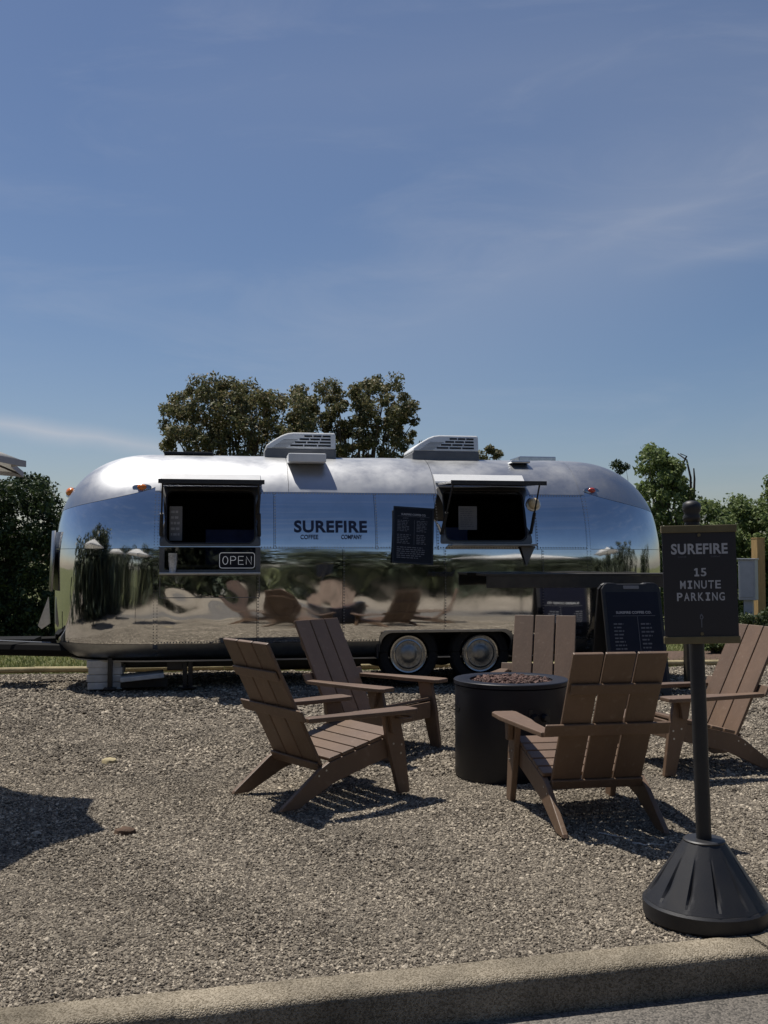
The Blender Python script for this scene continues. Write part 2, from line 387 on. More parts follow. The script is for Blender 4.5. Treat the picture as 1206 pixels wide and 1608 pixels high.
# loose stones lying on the gravel sheet: geometry nodes scatter over a point mesh
def gravel_stones():
    P = []; SC = []
    def zone(y0, y1, dens, size):
        area_n = 0
        xa = -(y1 * .40 + .9); xb = y1 * .40 + .9
        n = int((xb - xa) * (y1 - y0) * dens)
        x = RNG.uniform(xa, xb, n); y = RNG.uniform(y0, y1, n)
        keep = (np.abs(x) < y * .40 + .9) & (y > 3.32 + x * KS / KC + .175 / KC) & (y < edge_y(x) - .03)
        x = x[keep]; y = y[keep]; n = len(x)
        z = np.array([gravel_z(a, b) for a, b in zip(x, y)]) + RNG.uniform(-.15, .45, n) * size
        P.append(np.stack([x, y, z], 1))
        s = size * np.exp(RNG.normal(0, .28, n))
        SC.append(np.stack([s * RNG.uniform(.75, 1.25, n), s * RNG.uniform(.6, 1.0, n), s * RNG.uniform(.4, .75, n)], 1))
    zone(2.6, 4.6, 15500, .0054); zone(4.6, 6.6, 9800, .0066); zone(6.6, 9, 3700, .0097); zone(9, 14.6, 950, .0145)
    P = np.concatenate(P); SC = np.concatenate(SC); n = len(P)
    me = bpy.data.meshes.new('gravel_stones'); me.vertices.add(n); me.vertices.foreach_set('co', P.ravel())
    a = me.attributes.new('scl', 'FLOAT_VECTOR', 'POINT'); a.data.foreach_set('vector', SC.ravel())
    rt = RNG.uniform(-math.pi, math.pi, (n, 3)); rt[:, 0] *= .22; rt[:, 1] *= .22
    a = me.attributes.new('rot', 'FLOAT_VECTOR', 'POINT'); a.data.foreach_set('vector', rt.ravel())
    m = bpy.data.materials.new('gravel_stone'); m.use_nodes = True
    t = m.node_tree; nn = t.nodes; l = t.links; p = nn['Principled BSDF']; p.inputs['Roughness'].default_value = .85; p.inputs['Specular IOR Level'].default_value = .25
    oi = nn.new('ShaderNodeObjectInfo'); cr = nn.new('ShaderNodeValToRGB'); e = cr.color_ramp.elements
    e[0].color = (.075, .062, .048, 1); e[1].color = (.52, .45, .35, 1)
    for pos, c in ((.25, (.15, .127, .098)), (.55, (.215, .184, .144)), (.82, (.30, .26, .20))):
        k = e.new(pos); k.color = (*c, 1)
    l.new(oi.outputs['Random'], cr.inputs[0])
    pn = nn.new('ShaderNodeTexNoise'); pn.inputs['Scale'].default_value = 1.1; pn.inputs['Detail'].default_value = 5; pn.inputs['Roughness'].default_value = .6; l.new(oi.outputs['Location'], pn.inputs['Vector'])
    pr = nn.new('ShaderNodeMapRange'); pr.inputs['From Min'].default_value = .32; pr.inputs['From Max'].default_value = .68; pr.inputs['To Min'].default_value = .74; pr.inputs['To Max'].default_value = 1.22; l.new(pn.outputs['Fac'], pr.inputs[0])
    pm = nn.new('ShaderNodeMix'); pm.data_type = 'RGBA'; pm.blend_type = 'MULTIPLY'; pm.inputs[0].default_value = 1; l.new(cr.outputs[0], pm.inputs[6]); l.new(pr.outputs[0], pm.inputs[7]); l.new(pm.outputs[2], p.inputs['Base Color'])
    o = link('gravel_stones', me, m, None, kind='stuff', label='loose pale brown pea gravel covering the seating area')
    ng = bpy.data.node_groups.new('scatter', 'GeometryNodeTree')
    ng.interface.new_socket('Geometry', in_out='INPUT', socket_type='NodeSocketGeometry')
    ng.interface.new_socket('Geometry', in_out='OUTPUT', socket_type='NodeSocketGeometry')
    g = ng.nodes; k = ng.links
    gi = g.new('NodeGroupInput'); go = g.new('NodeGroupOutput')
    ic = g.new('GeometryNodeMeshIcoSphere'); ic.inputs['Radius'].default_value = 1.0; ic.inputs['Subdivisions'].default_value = 2
    nz = g.new('ShaderNodeTexNoise'); nz.inputs['Scale'].default_value = 1.1
    sp = g.new('GeometryNodeSetPosition')
    sub = g.new('ShaderNodeVectorMath'); sub.operation = 'SUBTRACT'; sub.inputs[1].default_value = (.5, .5, .5)
    k.new(nz.outputs['Color'], sub.inputs[0])
    mul = g.new('ShaderNodeVectorMath'); mul.operation = 'SCALE'; mul.inputs['Scale'].default_value = 1.5
    k.new(sub.outputs[0], mul.inputs[0])
    k.new(ic.outputs['Mesh'], sp.inputs['Geometry']); k.new(mul.outputs[0], sp.inputs['Offset'])
    sm = g.new('GeometryNodeSetMaterial'); sm.inputs['Material'].default_value = m; k.new(sp.outputs[0], sm.inputs[0])
    ip = g.new('GeometryNodeInstanceOnPoints')
    na = g.new('GeometryNodeInputNamedAttribute'); na.data_type = 'FLOAT_VECTOR'; na.inputs['Name'].default_value = 'scl'
    nb = g.new('GeometryNodeInputNamedAttribute'); nb.data_type = 'FLOAT_VECTOR'; nb.inputs['Name'].default_value = 'rot'
    k.new(gi.outputs[0], ip.inputs['Points']); k.new(sm.outputs[0], ip.inputs['Instance'])
    k.new(nb.outputs[0], ip.inputs['Rotation']); k.new(na.outputs[0], ip.inputs['Scale']); k.new(ip.outputs[0], go.inputs[0])
    md = o.modifiers.new('scatter', 'NODES'); md.node_group = ng
gravel_stones()

# grass verge behind the edging
def grass():
    n = 42000
    x = RNG.uniform(-9, 9.5, n); y = edge_y(x) + .12 + RNG.random(n) ** 1.6 * 9
    z = np.array([gz(b) - .015 for b in y]); h = RNG.uniform(.03, .085, n); a = RNG.uniform(0, 2 * math.pi, n); wd = .012
    lean = RNG.normal(0, .03, (n, 2))
    v = np.zeros((n, 3, 3)); ca, sa = np.cos(a) * wd, np.sin(a) * wd
    v[:, 0] = np.stack([x - ca, y - sa, z], 1); v[:, 1] = np.stack([x + ca, y + sa, z], 1); v[:, 2] = np.stack([x + lean[:, 0], y + lean[:, 1], z + h], 1)
    me = bpy.data.meshes.new('grass'); me.from_pydata(v.reshape(-1, 3).tolist(), [], np.arange(3 * n).reshape(-1, 3).tolist())
    link('grass', me, M['blade'], None, kind='stuff', label='short sunlit grass strip behind the gravel edging')
grass()

# ------------------------------------------------------------------ foliage
def leaf_quads(cent, rad, n, size, flat=.0):
    """n leaves in each ball of centre cent and radius rad"""
    V = []
    for c, r in zip(cent, rad):
        d = RNG.normal(0, 1, (n, 3)); d /= np.linalg.norm(d, axis=1)[:, None]
        p = np.array(c) + d * (r * RNG.random(n) ** .45)[:, None] * np.array([1, 1, .85])
        nrm = d * .6 + RNG.normal(0, .6, (n, 3)) + np.array([0, 0, .35]); nrm /= np.linalg.norm(nrm, axis=1)[:, None]
        t = np.cross(nrm, RNG.normal(0, 1, (n, 3))); t /= np.linalg.norm(t, axis=1)[:, None]
        b = np.cross(nrm, t); s = size * np.exp(RNG.normal(0, .25, n))[:, None]
        q = np.stack([p - t * s * .5, p + b * s * .27 + nrm * s * .05, p + t * s * .5 - nrm * s * .08, p - b * s * .27 + nrm * s * .05], 1)
        V.append(q)
    return np.concatenate(V)

def quads_obj(name, q, mat, parent=None, **props):
    n = len(q); me = bpy.data.meshes.new(name)
    me.vertices.add(4 * n); me.vertices.foreach_set('co', q.ravel())
    me.loops.add(4 * n); me.loops.foreach_set('vertex_index', np.arange(4 * n, dtype=np.int32))
    me.polygons.add(n); me.polygons.foreach_set('loop_start', np.arange(0, 4 * n, 4, dtype=np.int32))
    me.update(calc_edges=True)
    return link(name, me, mat, parent, **props)

def inside(pt, poly):
    x, y = pt; c = False; j = len(poly) - 1
    for i in range(len(poly)):
        xi, yi = poly[i]; xj, yj = poly[j]
        if (yi > y) != (yj > y) and x < (xj - xi) * (y - yi) / (yj - yi) + xi: c = not c
        j = i
    return c

def tree(name, label, cat, base, blobs, leafmat, n, size, trunk_r, group=None, fork=.45, extra=(), sub=1, subr=1.0, limb=5):
    """base point, blobs = [(Vector centre, radius)]: a trunk, a limb to each blob, leaf clumps round each limb end"""
    root = empty(name, base); root['label'] = label; root['category'] = cat
    if group: root['group'] = group
    B = Vector(base); cents = []; rads = []
    for c, r in blobs:
        for k in range(sub):
            d = Vector(RNG.normal(0, 1, 3)).normalized() * r * random.uniform(.0, .5)
            cents.append(tuple(c + d - B)); rads.append(r * subr * random.uniform(.7, 1.25))
    quads_obj('crown', leaf_quads(cents, rads, n, size), leafmat, root)
    mid = sum((c for c, r in blobs), Vector()) / len(blobs)
    top = Vector((mid.x, mid.y, B.z + (max(c.z for c, r in blobs) - B.z) * fork)) - B
    mb = MB()
    mb.tube([(0, 0, -.1), top * .3 + Vector((random.uniform(-.05, .05), 0, 0)), top * .7, top], [trunk_r * 1.3, trunk_r, trunk_r * .85, trunk_r * .6], 9)
    mb.build('trunk', M['bark'], root, True)
    lb = MB(); far = sorted(blobs, key=lambda b: random.random())[:max(5, len(blobs) // limb)]
    for c, r in far:
        e = c - B; s = top * random.uniform(.5, .98); bend = Vector((random.uniform(-.3, .3), random.uniform(-.3, .3), -.12 * (e - s).length))
        p1 = s.lerp(e, .35) + bend; p2 = s.lerp(e, .72) + bend * .6 + Vector((random.uniform(-.15, .15), random.uniform(-.15, .15), 0))
        lb.tube([s, p1, p2, e], [trunk_r * .36, trunk_r * .26, trunk_r * .15, trunk_r * .05], 5, False)
    for pts in extra: lb.tube([p - B for p in pts], [trunk_r * .3 * (1 - i / len(pts)) + .006 for i in range(len(pts))], 5, False)
    lb.build('limbs', M['bark'], root, True)
    return root

def blobs_in(poly, D, n, rmin, rmax, dd):
    o = []; xs = [p[0] for p in poly]; ys = [p[1] for p in poly]
    while len(o) < n:
        p = (random.uniform(min(xs), max(xs)), random.uniform(min(ys), max(ys)))
        if inside(p, poly): o.append((at(*p, D + random.uniform(-dd, dd)), random.uniform(rmin, rmax) * D / 1600))
    return o

# the oak pair behind the trailer
DT = 30
polyL = [(258, 760), (258, 636), (268, 612), (296, 598), (320, 592), (345, 606), (362, 592), (382, 587), (402, 605), (432, 614), (456, 610), (466, 597), (478, 618), (484, 690), (490, 760)]
polyR = [(462, 750), (474, 622), (492, 602), (520, 596), (545, 610), (560, 590), (592, 584), (618, 590), (640, 612), (654, 640), (654, 680), (668, 692), (650, 750)]
tree('oak_tree', 'broad dense olive brown tree rising behind the left half of trailer roof', 'tree', (at(370, 900, DT).x, DT, gz(DT)),
     blobs_in(polyL, DT, 270, 11, 18, 1.5), M['leaf_oak'], 150, .10, .20, 'trees behind the trailer', .55)
tree('oak_tree', 'open crowned tree with bare limbs showing, between the two roof air conditioners', 'tree', (at(560, 900, DT + 1).x, DT + 1, gz(DT + 1)),
     blobs_in(polyR, DT + 1, 225, 9, 14, 1.3), M['leaf_oak'], 130, .10, .17, 'trees behind the trailer', .5, limb=4)
tree('oak_tree', 'small leafy treetop just right of the second roof air conditioner', 'tree', (at(768, 900, DT + 4).x, DT + 4, gz(DT + 4)),
     [(at(755, 716, DT + 4), .26), (at(768, 708, DT + 4), .22), (at(780, 713, DT + 4), .22), (at(770, 730, DT + 4), .4), (at(762, 760, DT + 4), .6)], M['leaf_oak'], 220, .11, .10, 'trees behind the trailer', .6)
tree('pine_tree', 'tiny dark rounded treetop above the right shoulder of trailer', 'tree', (at(974, 900, 44).x, 44, gz(44)),
     [(at(968, 731, 44), .22), (at(976, 730, 44), .26), (at(984, 733, 44), .2), (at(974, 738, 44), .2)], M['leaf_dark'], 150, .11, .09, None, .7)

# left clipped evergreen
D0 = 19.0
bl = []
polyE = [(-140, 1015), (-135, 800), (-60, 766), (-10, 760), (20, 752), (45, 746), (70, 746), (92, 764), (112, 795), (122, 850), (118, 1010)]
for c, r in blobs_in(polyE, D0, 620, 13, 20, 1.0): bl.append((c, r))
tree('evergreen_tree', 'dense dark round evergreen at the left edge beside the trailer nose', 'tree', (at(30, 900, D0).x, D0, gz(D0)), bl, M['leaf_dark'], 125, .070, .10, None, .5, limb=30)

# right trees
GR = 'trees beyond the gravel on the right'
def rt(label, D, base_px, poly, nb, rmin, rmax, mat, n, size, tr, extra=(), fork=.55, name='ash_tree'):
    b = at(base_px, 900, D)
    return tree(name, label, 'tree', (b.x, D, gz(D)), blobs_in(poly, D, nb * 5, rmin * .85, rmax * .85, 1.1), mat, n // 2, size, tr, GR, fork, extra, limb=8)
rt('tall light green tree with arching top sprays, right behind the trailer', 24, 1050,
   [(985, 960), (1000, 810), (1012, 760), (1018, 742), (996, 728), (1012, 716), (1030, 720), (1012, 708), (1026, 700), (1044, 703), (1052, 725), (1064, 722), (1076, 745), (1088, 770), (1100, 800), (1112, 960)], 62, 9, 17, M['leaf_green'], 150, .095, .10,
   extra=[[at(1058, 800, 24), at(1068, 740, 24), at(1080, 716, 24), at(1070, 712, 24)], [at(1086, 800, 24), at(1086, 750, 24), at(1080, 722, 24), at(1066, 712, 24.2)], [at(1090, 790, 24), at(1092, 752, 24), at(1091, 735, 24)]])
rt('bushy green tree directly behind the parking sign', 26, 1120, [(1085, 970), (1092, 800), (1110, 782), (1130, 795), (1150, 800), (1162, 970)], 34, 11, 18, M['leaf_green'], 150, .10, .09)
rt('rounded green tree right of the parking sign', 28, 1160, [(1130, 970), (1135, 795), (1152, 782), (1170, 788), (1184, 800), (1196, 970)], 34, 11, 18, M['leaf_green'], 150, .105, .09)
rt('green tree cut off by the right edge of the picture', 27, 1222, [(1178, 970), (1186, 790), (1200, 768), (1212, 745), (1240, 740), (1260, 800), (1262, 970)], 40, 11, 19, M['leaf_green'], 150, .105, .1)
rt('low dark thicket tree filling the gap behind trailer and sign', 30, 1090, [(1000, 990), (1010, 850), (1080, 850), (1160, 850), (1260, 850), (1270, 990)], 60, 14, 22, M['leaf_dark'], 120, .13, .08, name='thicket_tree')

def shrub(label, px, py, D, rpx, mat, n, size, k, group=None):
    c = at(px, py, D); z0 = gz(D); root = empty('shrub', (c.x, D, z0), label=label, category='shrub')
    if group: root['group'] = group
    cs = []; rs = []; r = rpx * D / 1600; st = MB()
    for i in range(k):
        p = Vector((random.uniform(-r, r), random.uniform(-r, r) * .7, random.uniform(.15, max(.25, c.z - z0 + r * .4))))
        cs.append(tuple(p)); rs.append(r * random.uniform(.3, .5)); st.tube([(p.x * .15, p.y * .15, 0), (p.x * .6, p.y * .6, p.z * .6), p], [.014, .01, .005], 4, False)
    quads_obj('foliage', leaf_quads(cs, rs, n, size), mat, root); st.build('stems', M['bark'], root)
G2 = 'shrubs below the utility box'
shrub('glossy dark shrub just left of the grey utility box', 1148, 985, 17, 24, M['leaf_shrub'], 90, .06, 22, G2)
shrub('leafy shrub under the grey utility box', 1182, 975, 16.2, 26, M['leaf_shrub'], 90, .06, 24, G2)
shrub('shrub cut off by right edge beyond the last chair', 1222, 972, 16.6, 28, M['leaf_shrub'], 90, .06, 24, G2)
shrub('low yellowish shrub beneath the parking sign panel', 1122, 1010, 16.0, 20, M['leaf_green'], 90, .055, 18, G2)
mb = MB(); 
for i in range(24):
    a = i / 24 * 2 * math.pi; 
mb.lathe([(1.5, 0), (1.2, .03), (.6, .06), (.01, .07)], 24); o = mb.build('mulch_bed', M['soil'], smooth=True, kind='structure'); o.location = (5.15, 15.85, gz(15.85) - .005); o.scale = (1.4, .8, 1)

# tree masses round the rest of the place (seen in the polished skin)
def treeline(pts, hmin, hmax, label):
    cs = []; rs = []
    for (x0, y0), (x1, y1), n in pts:
        for i in range(n):
            t = random.random(); h = random.uniform(hmin, hmax) * (.75 + .35 * math.sin(t * 9 + x0)); x = x0 + (x1 - x0) * t; y = y0 + (y1 - y0) * t + random.uniform(-1.5, 1.5)
            for k in range(5):
                cs.append((x + random.uniform(-1, 1), y + random.uniform(-1, 1), h * (k + .15) / 5.0 + random.uniform(-.3, .3))); rs.append(random.uniform(.8, 1.5))
    quads_obj('treeline', leaf_quads(cs, rs, 70, .42), M['leaf_far'], None, kind='stuff', label=label)
treeline([((-40, -14), (45, -17), 230)], 5.2, 7.6, 'wooded edge across the car park mirrored in the trailer')
treeline([((-10.5, -8), (-9.5, 9), 40)], 4.0, 6.5, 'wood on the left side mirrored in the trailer nose')
treeline([((22, -22), (24, 16), 40)], 5, 9, 'wood on the right side mirrored in the trailer tail')

# ------------------------------------------------------------------ the trailer
YAW = R(9.0); TC, TS = math.cos(YAW), math.sin(YAW)
TX, TY, TZ = -.237, 12.45, -.03
LS = 4.83 / 2; AL, AR = 1.205, 1.235; WD = 1.22; ZC = 1.30; HZ = 1.33; ZB = .285; PS = 2.3
T = empty('camper_trailer', (TX, TY, TZ), YAW, label='polished silver rounded travel trailer with open serving windows on the gravel', category='trailer')
TM = Matrix.Translation((TX, TY, TZ)) @ Matrix.Rotation(YAW, 4, 'Z')
def tu(px):
    a = (px - 603) / 1600
    return (a * (TY - 1.21 * TC) - TX - 1.21 * TS) / (TC - a * TS)
def tz(px, py, v=-1.21):
    u = tu(px); Y = TY + TS * u + TC * v
    return CAMH - (py - 877) / 1600 * Y - TZ
def prof_v(z):
    """half width of the body at height z"""
    if z >= ZC:
        k = min(1, (z - ZC) / HZ); return WD * (1 - k ** PS) ** (1 / PS)
    k = min(1, (ZC - z) / (ZC - ZB)); return WD * (1 - k ** 7.5) ** (1 / 7.5) if k < 1 else WD * .0
ph = [[random.uniform(0, 6.28) for _ in range(6)] for _ in range(64)]
def wave(u, z, pid, u0, u1, z0, z1, amp):
    q = ph[pid % 64]
    e = min(1, min(u - u0, u1 - u) / .16) if u1 > u0 else 1
    g = min(1, min(z - z0, z1 - z) / .16)
    e = max(0, e); g = max(0, g); e = e * e * (3 - 2 * e); g = g * g * (3 - 2 * g)
    s = .55 * math.sin(5.2 * u + 2.4 * z + q[0]) + .5 * math.sin(-3.7 * u + 6.1 * z + q[1]) + .30 * math.sin(9.5 * u + 4.0 * z + q[2]) + .25 * math.sin(3.2 * u - 9.0 * z + q[3])
    h = .0
    if pid < 3:                     # dented low band left of the wheels
        b = math.exp(-((z - .98) / .20) ** 2) * (1 if pid < 2 else math.exp(-max(0, u - u0) / .30))
        h = .0018 * b * (math.sin(12.0 * u - 8.0 * z + q[4]) * .6 + .6 * math.sin(6.3 * u + 16.5 * z + q[5]) + .4 * math.sin(18 * u + 13 * z + q[0]))
    return (amp * s + h) * (.12 + .88 * e * g)
USEAM = -LS, LS
WL = (tu(258), tu(402), tz(330, 855), tz(330, 768))          # left serving window opening u0,u1,z0,z1
WLL = (tu(258), tu(402), tz(330, 895), tz(330, 859))         # glazed strip under it
WR = (tu(699), tu(829), tz(764, 851), tz(764, 768))
WW = (tu(598), tu(803), ZB - .02, .60)                       # wheel opening
ZM, ZT, ZK = 1.515, 2.145, .50                               # mid seam, roof seam, skirt seam
HOLES = [WL, WLL, WR, WW]

def side_panel(u0, u1, z0, z1, pid, amp, mat, sign=-1):
    def axis(a, b, step, cuts):
        n = max(2, int((b - a) / step)); xs = set(a + (b - a) * i / n for i in range(n + 1))
        cuts = [c for c in cuts if a < c < b]
        xs = {x for x in xs if all(abs(x - c) > step * .3 for c in cuts) or x in (a, b)} | set(cuts)
        return sorted(xs)
    us = axis(u0, u1, .035, [h[i] for h in HOLES for i in (0, 1)] if sign < 0 else [])
    zs = axis(z0, z1, .03, [h[i] for h in HOLES for i in (2, 3)] if sign < 0 else [])
    if z0 < ZB + .01:
        zs = [ZB + (1 - math.cos(i / 10 * math.pi / 2)) * (z1 - ZB) for i in range(11)]
    idx = {}; v = []; f = []
    for i, u in enumerate(us):
        for j, z in enumerate(zs):
            idx[i, j] = len(v); off = wave(u, z, pid, u0, u1, z0, z1, amp)
            v.append((u, sign * (prof_v(z) + off), z))
    for i in range(len(us) - 1):
        for j in range(len(zs) - 1):
            um = (us[i] + us[i + 1]) / 2; zm = (zs[j] + zs[j + 1]) / 2
            if sign < 0 and any(h[0] < um < h[1] and h[2] < zm < h[3] for h in HOLES): continue
            q = (idx[i, j], idx[i + 1, j], idx[i + 1, j + 1], idx[i, j + 1]); f.append(q if sign < 0 else q[::-1])
    if not f: return
    me = bpy.data.meshes.new('side_panel'); me.from_pydata(v, [], f)
    bm = bmesh.new(); bm.from_mesh(me); bmesh.ops.delete(bm, geom=[x for x in bm.verts if not x.link_faces], context='VERTS'); bm.to_mesh(me); bm.free()
    return link('side_panel', me, mat, T, True)

g = .0022
lowc = [-LS, tu(403.5), tu(538), tu(697), tu(850), LS]
upc = [-LS, tu(430), tu(590), tu(686), tu(842), LS]
for i in range(5):
    side_panel(lowc[i] + g, lowc[i + 1] - g, ZK + g, ZM - g, i, (.0007, .0004, .0005, .0008, .0010)[i], M['mirror'])
    side_panel(upc[i] + g, upc[i + 1] - g, ZM + g, ZT - g, 10 + i, .0009, M['mirror'])
for a, b in ((-LS, tu(538)), (tu(538), tu(697)), (tu(697), LS)):
    side_panel(a + g, b - g, ZB, ZK - g, 20, .002, M['aludark'])
side_panel(-LS + g, LS - g, ZB, ZT - g, 30, .002, M['mirror'], 1)

def roof_panel(u0, u1, pid):
    v = []; f = []; us = [u0 + (u1 - u0) * i / 40 for i in range(41)]
    a0 = math.asin(min(1, ((ZT + g - ZC) / HZ) ** (PS / 2))); n = 44
    for u in us:
        for j in range(n + 1):
            a = a0 + (math.pi - 2 * a0) * j / n
            z = ZC + HZ * math.sin(a) ** (2 / PS); vv = -WD * (abs(math.cos(a)) ** (2 / PS)) * (1 if a < math.pi / 2 else -1)
            off = wave(u, j / n * 2, pid, u0, u1, 0, 2, .0035)
            v.append((u, vv * (1 + off * .5), z + off))
    for i in range(40):
        for j in range(n): f.append((i * (n + 1) + j, (i + 1) * (n + 1) + j, (i + 1) * (n + 1) + j + 1, i * (n + 1) + j + 1))
    me = bpy.data.meshes.new('roof_panel'); me.from_pydata(v, [], f); link('roof_panel', me, M['roofalu'], T, True)
rc = [-LS, tu(455), tu(690), LS]
for i in range(3): roof_panel(rc[i] + g, rc[i + 1] - g, 40 + i)

def cap_point(side, phi, z):
    A = AL if side < 0 else AR
    Rp = 1 / ((abs(math.cos(phi)) / A) ** 2.4 + (abs(math.sin(phi)) / WD) ** 2.4) ** (1 / 2.4)
    p = 2.55 + (PS - 2.55) * math.sin(phi) ** 2
    if z >= ZC:
        k = min(1, (z - ZC) / HZ); rho = (1 - k ** p) ** (1 / p)
    else:
        k = min(1, (ZC - z) / (ZC - ZB)); rho = (1 - k ** 7.5) ** (1 / 7.5)
    return Vector((side * (LS + rho * Rp * math.cos(phi)), rho * Rp * math.sin(phi), z))
def cap_panel(side, p0, p1, z0, z1, pid, amp, mat, name='end_panel'):
    n = 40; m = 26; v = []; f = []
    zs0, zs1 = z0, z1
    for i in range(n + 1):
        phi = p0 + (p1 - p0) * i / n
        z0 = zs0(phi) if callable(zs0) else zs0; z1 = zs1(phi) if callable(zs1) else zs1
        for j in range(m + 1):
            t = j / m
            if z1 > ZC + HZ - .01: z = z0 + (z1 - z0) * math.sin(t * math.pi / 2)
            elif z0 < ZB + .01: z = z0 + (z1 - z0) * (1 - math.cos(t * math.pi / 2))
            else: z = z0 + (z1 - z0) * t
            c = cap_point(side, phi, z); off = wave(phi * 1.1, z, pid, p0 * 1.1, p1 * 1.1, z0, z1, amp)
            d = Vector((c.x - side * LS, c.y, 0)); d = d.normalized() if d.length > 1e-4 else Vector()
            v.append(c + d * off)
    for i in range(n):
        for j in range(m):
            q = (i * (m + 1) + j, (i + 1) * (m + 1) + j, (i + 1) * (m + 1) + j + 1, i * (m + 1) + j + 1); f.append(q if side > 0 else q[::-1])
    me = bpy.data.meshes.new(name); me.from_pydata(v, [], f)
    bm = bmesh.new(); bm.from_mesh(me); bmesh.ops.remove_doubles(bm, verts=bm.verts, dist=1e-5); bm.to_mesh(me); bm.free()
    link(name, me, mat, T, True)
H2 = math.pi / 2
for side in (-1, 1):
    e = .0018
    cap_panel(side, -H2, H2, lambda p: 2.20 - .27 * max(0, math.cos(p)) ** .8 + g, ZC + HZ, 50, .002, M['roofalu'], 'end_dome')
    for q0, q1, k in ((-H2, -.42, 0), (-.42, .42, 1), (.42, H2, 2)):
        cap_panel(side, q0 + e, q1 - e, ZM + g, lambda p: 2.20 - .27 * max(0, math.cos(p)) ** .8 - g, 52 + k, .002, M['mirror'])
        cap_panel(side, q0 + e, q1 - e, ZK + g, ZM - g, 55 + k, .0025, M['mirror'])
    cap_panel(side, -H2, H2, ZB, ZK - g, 60, .002, M['aludark'], 'end_skirt')

def near(u, z, off=0.0): return Vector((u, -(prof_v(z) + off), z))

# seams (thin lapped strips) and rivets
st = MB()
def strip_path(pts, wdt, off):
    """flat ribbon lying on the body"""
    pass
rv = MB()
def rivet(p, n):
    n = n.normalized(); a = n.orthogonal().normalized(); b = n.cross(a); r = .0085
    vs = [p + (a * math.cos(k * math.pi / 3) + b * math.sin(k * math.pi / 3)) * r for k in range(6)] + [p + n * .004]
    rv.add(vs, [(k, (k + 1) % 6, 6) for k in range(6)])
def rivet_line_v(u, z0, z1, step=.032):
    z = z0
    while z < z1:
        if not any(h[0] - .03 < u < h[1] + .03 and h[2] - .03 < z < h[3] + .03 for h in HOLES):
            rivet(near(u, z, .002), Vector((0, -1, .1)))
        z += step
def rivet_line_h(z, u0, u1, step=.032):
    u = u0
    while u < u1:
        if not any(h[0] - .03 < u < h[1] + .03 and h[2] - .03 < z < h[3] + .03 for h in HOLES):
            rivet(near(u, z, .002), Vector((0, -1, .1)))
        u += step
for u in (-LS, LS):
    for d in (-.018, .018): rivet_line_v(u + d, ZK, ZT)
for u in lowc[1:-1]: rivet_line_v(u + .016, ZK, ZM)
for u in upc[1:-1]: rivet_line_v(u + .016, ZM, ZT)
rivet_line_h(ZM + .016, -LS, LS); rivet_line_h(ZT - .014, -LS, LS); rivet_line_h(ZK + .014, -LS, LS)
rv.build('rivets', M['framealu'], T, kind='stuff')
# lapped seam bands round both ends of the straight body
for u in (-LS, LS):
    for za, zb_, mat_ in ((ZB + .1, ZT - .004, M['mirror']), (ZT + .004, ZC + HZ - .004, M['roofalu'])):
        n = 36; v = []; f = []
        for i in range(n + 1):
            z = za + (zb_ - za) * math.sin(i / n * H2)
            for du in (-.026, .026): v.append(near(u + du, z, .0035) if z < ZC + HZ - .02 else Vector((u + du, -prof_v(z), z + .004)))
        for i in range(n): f.append((2 * i, 2 * i + 1, 2 * i + 3, 2 * i + 2))
        me = bpy.data.meshes.new('seam_band'); me.from_pydata(v, [], f); link('seam_band', me, mat_, T, True)

# belly, frame, axles
mb = MB(); pts = [(cap_point(-1, p, ZB + .012).x, cap_point(-1, p, ZB + .012).y) for p in [H2 - i * math.pi / 24 for i in range(25)]][::-1]
pts = [(cap_point(-1, -H2 + i * math.pi / 20, .42).x, cap_point(-1, -H2 + i * math.pi / 20, .42).y) for i in range(21)] + [(cap_point(1, H2 - i * math.pi / 20, .42).x, cap_point(1, H2 - i * math.pi / 20, .42).y) for i in range(21)]
pts = [(x * .97, y * .93) for x, y in pts]
# leave the wheel box open: belly stays above the wheels' tops
mb.prism(pts, lambda p, q, t: Vector((p, q, t)), ZB + .015, ZB + .03); mb.build('belly_pan', M['aludark'], T)
mb = MB()
for v in (-.55, .55): mb.box((.1, v, ZB - .045), (6.4, .06, .10))
for u in (tu(644), tu(757)): mb.tube([(u, -1.0, .335), (u, 1.0, .335)], .035, 10)
mb.build('chassis', M['blacksat'], T)
# wheel box: sides and top of the opening, dark
mb = MB(); u0, u1 = WW[0] - .02, WW[1] + .02
mb.box(((u0 + u1) / 2, -.92, .69), (u1 - u0, .52, .02)); mb.box(((u0 + u1) / 2, -.66, .50), (u1 - u0, .02, .38))
mb.box((u0 - .011, -.93, .50), (.02, .5, .38)); mb.box((u1 + .011, -.93, .50), (.02, .5, .38))
mb.build('wheel_box', M['interior'], T)

def rrect(u0, u1, z0, z1, r, k=6):
    o = []
    for cx, cz, a0 in ((u1 - r, z1 - r, 0), (u0 + r, z1 - r, 90), (u0 + r, z0 + r, 180), (u1 - r, z0 + r, 270)):
        for i in range(k + 1):
            a = R(a0 + 90 * i / k); o.append((cx + r * math.cos(a), cz + r * math.sin(a)))
    return o
fr = lambda p, q, t: near(p, q, t)
# wheel opening trim: fills the corners and stands proud
outer = rrect(WW[0] - .018, WW[1] + .018, .30, WW[3] + .018, .10, 8); inner = rrect(WW[0] + .006, WW[1] - .006, .24, WW[3] - .006, .13, 8)
outer = [(p, max(q, .37)) for p, q in outer]; inner = [(p, max(q, .37)) for p, q in inner]
mb = MB(); mb.ring(outer, inner, fr, .010, -.03); mb.build('wheel_arch_trim', M['aludark'], T)

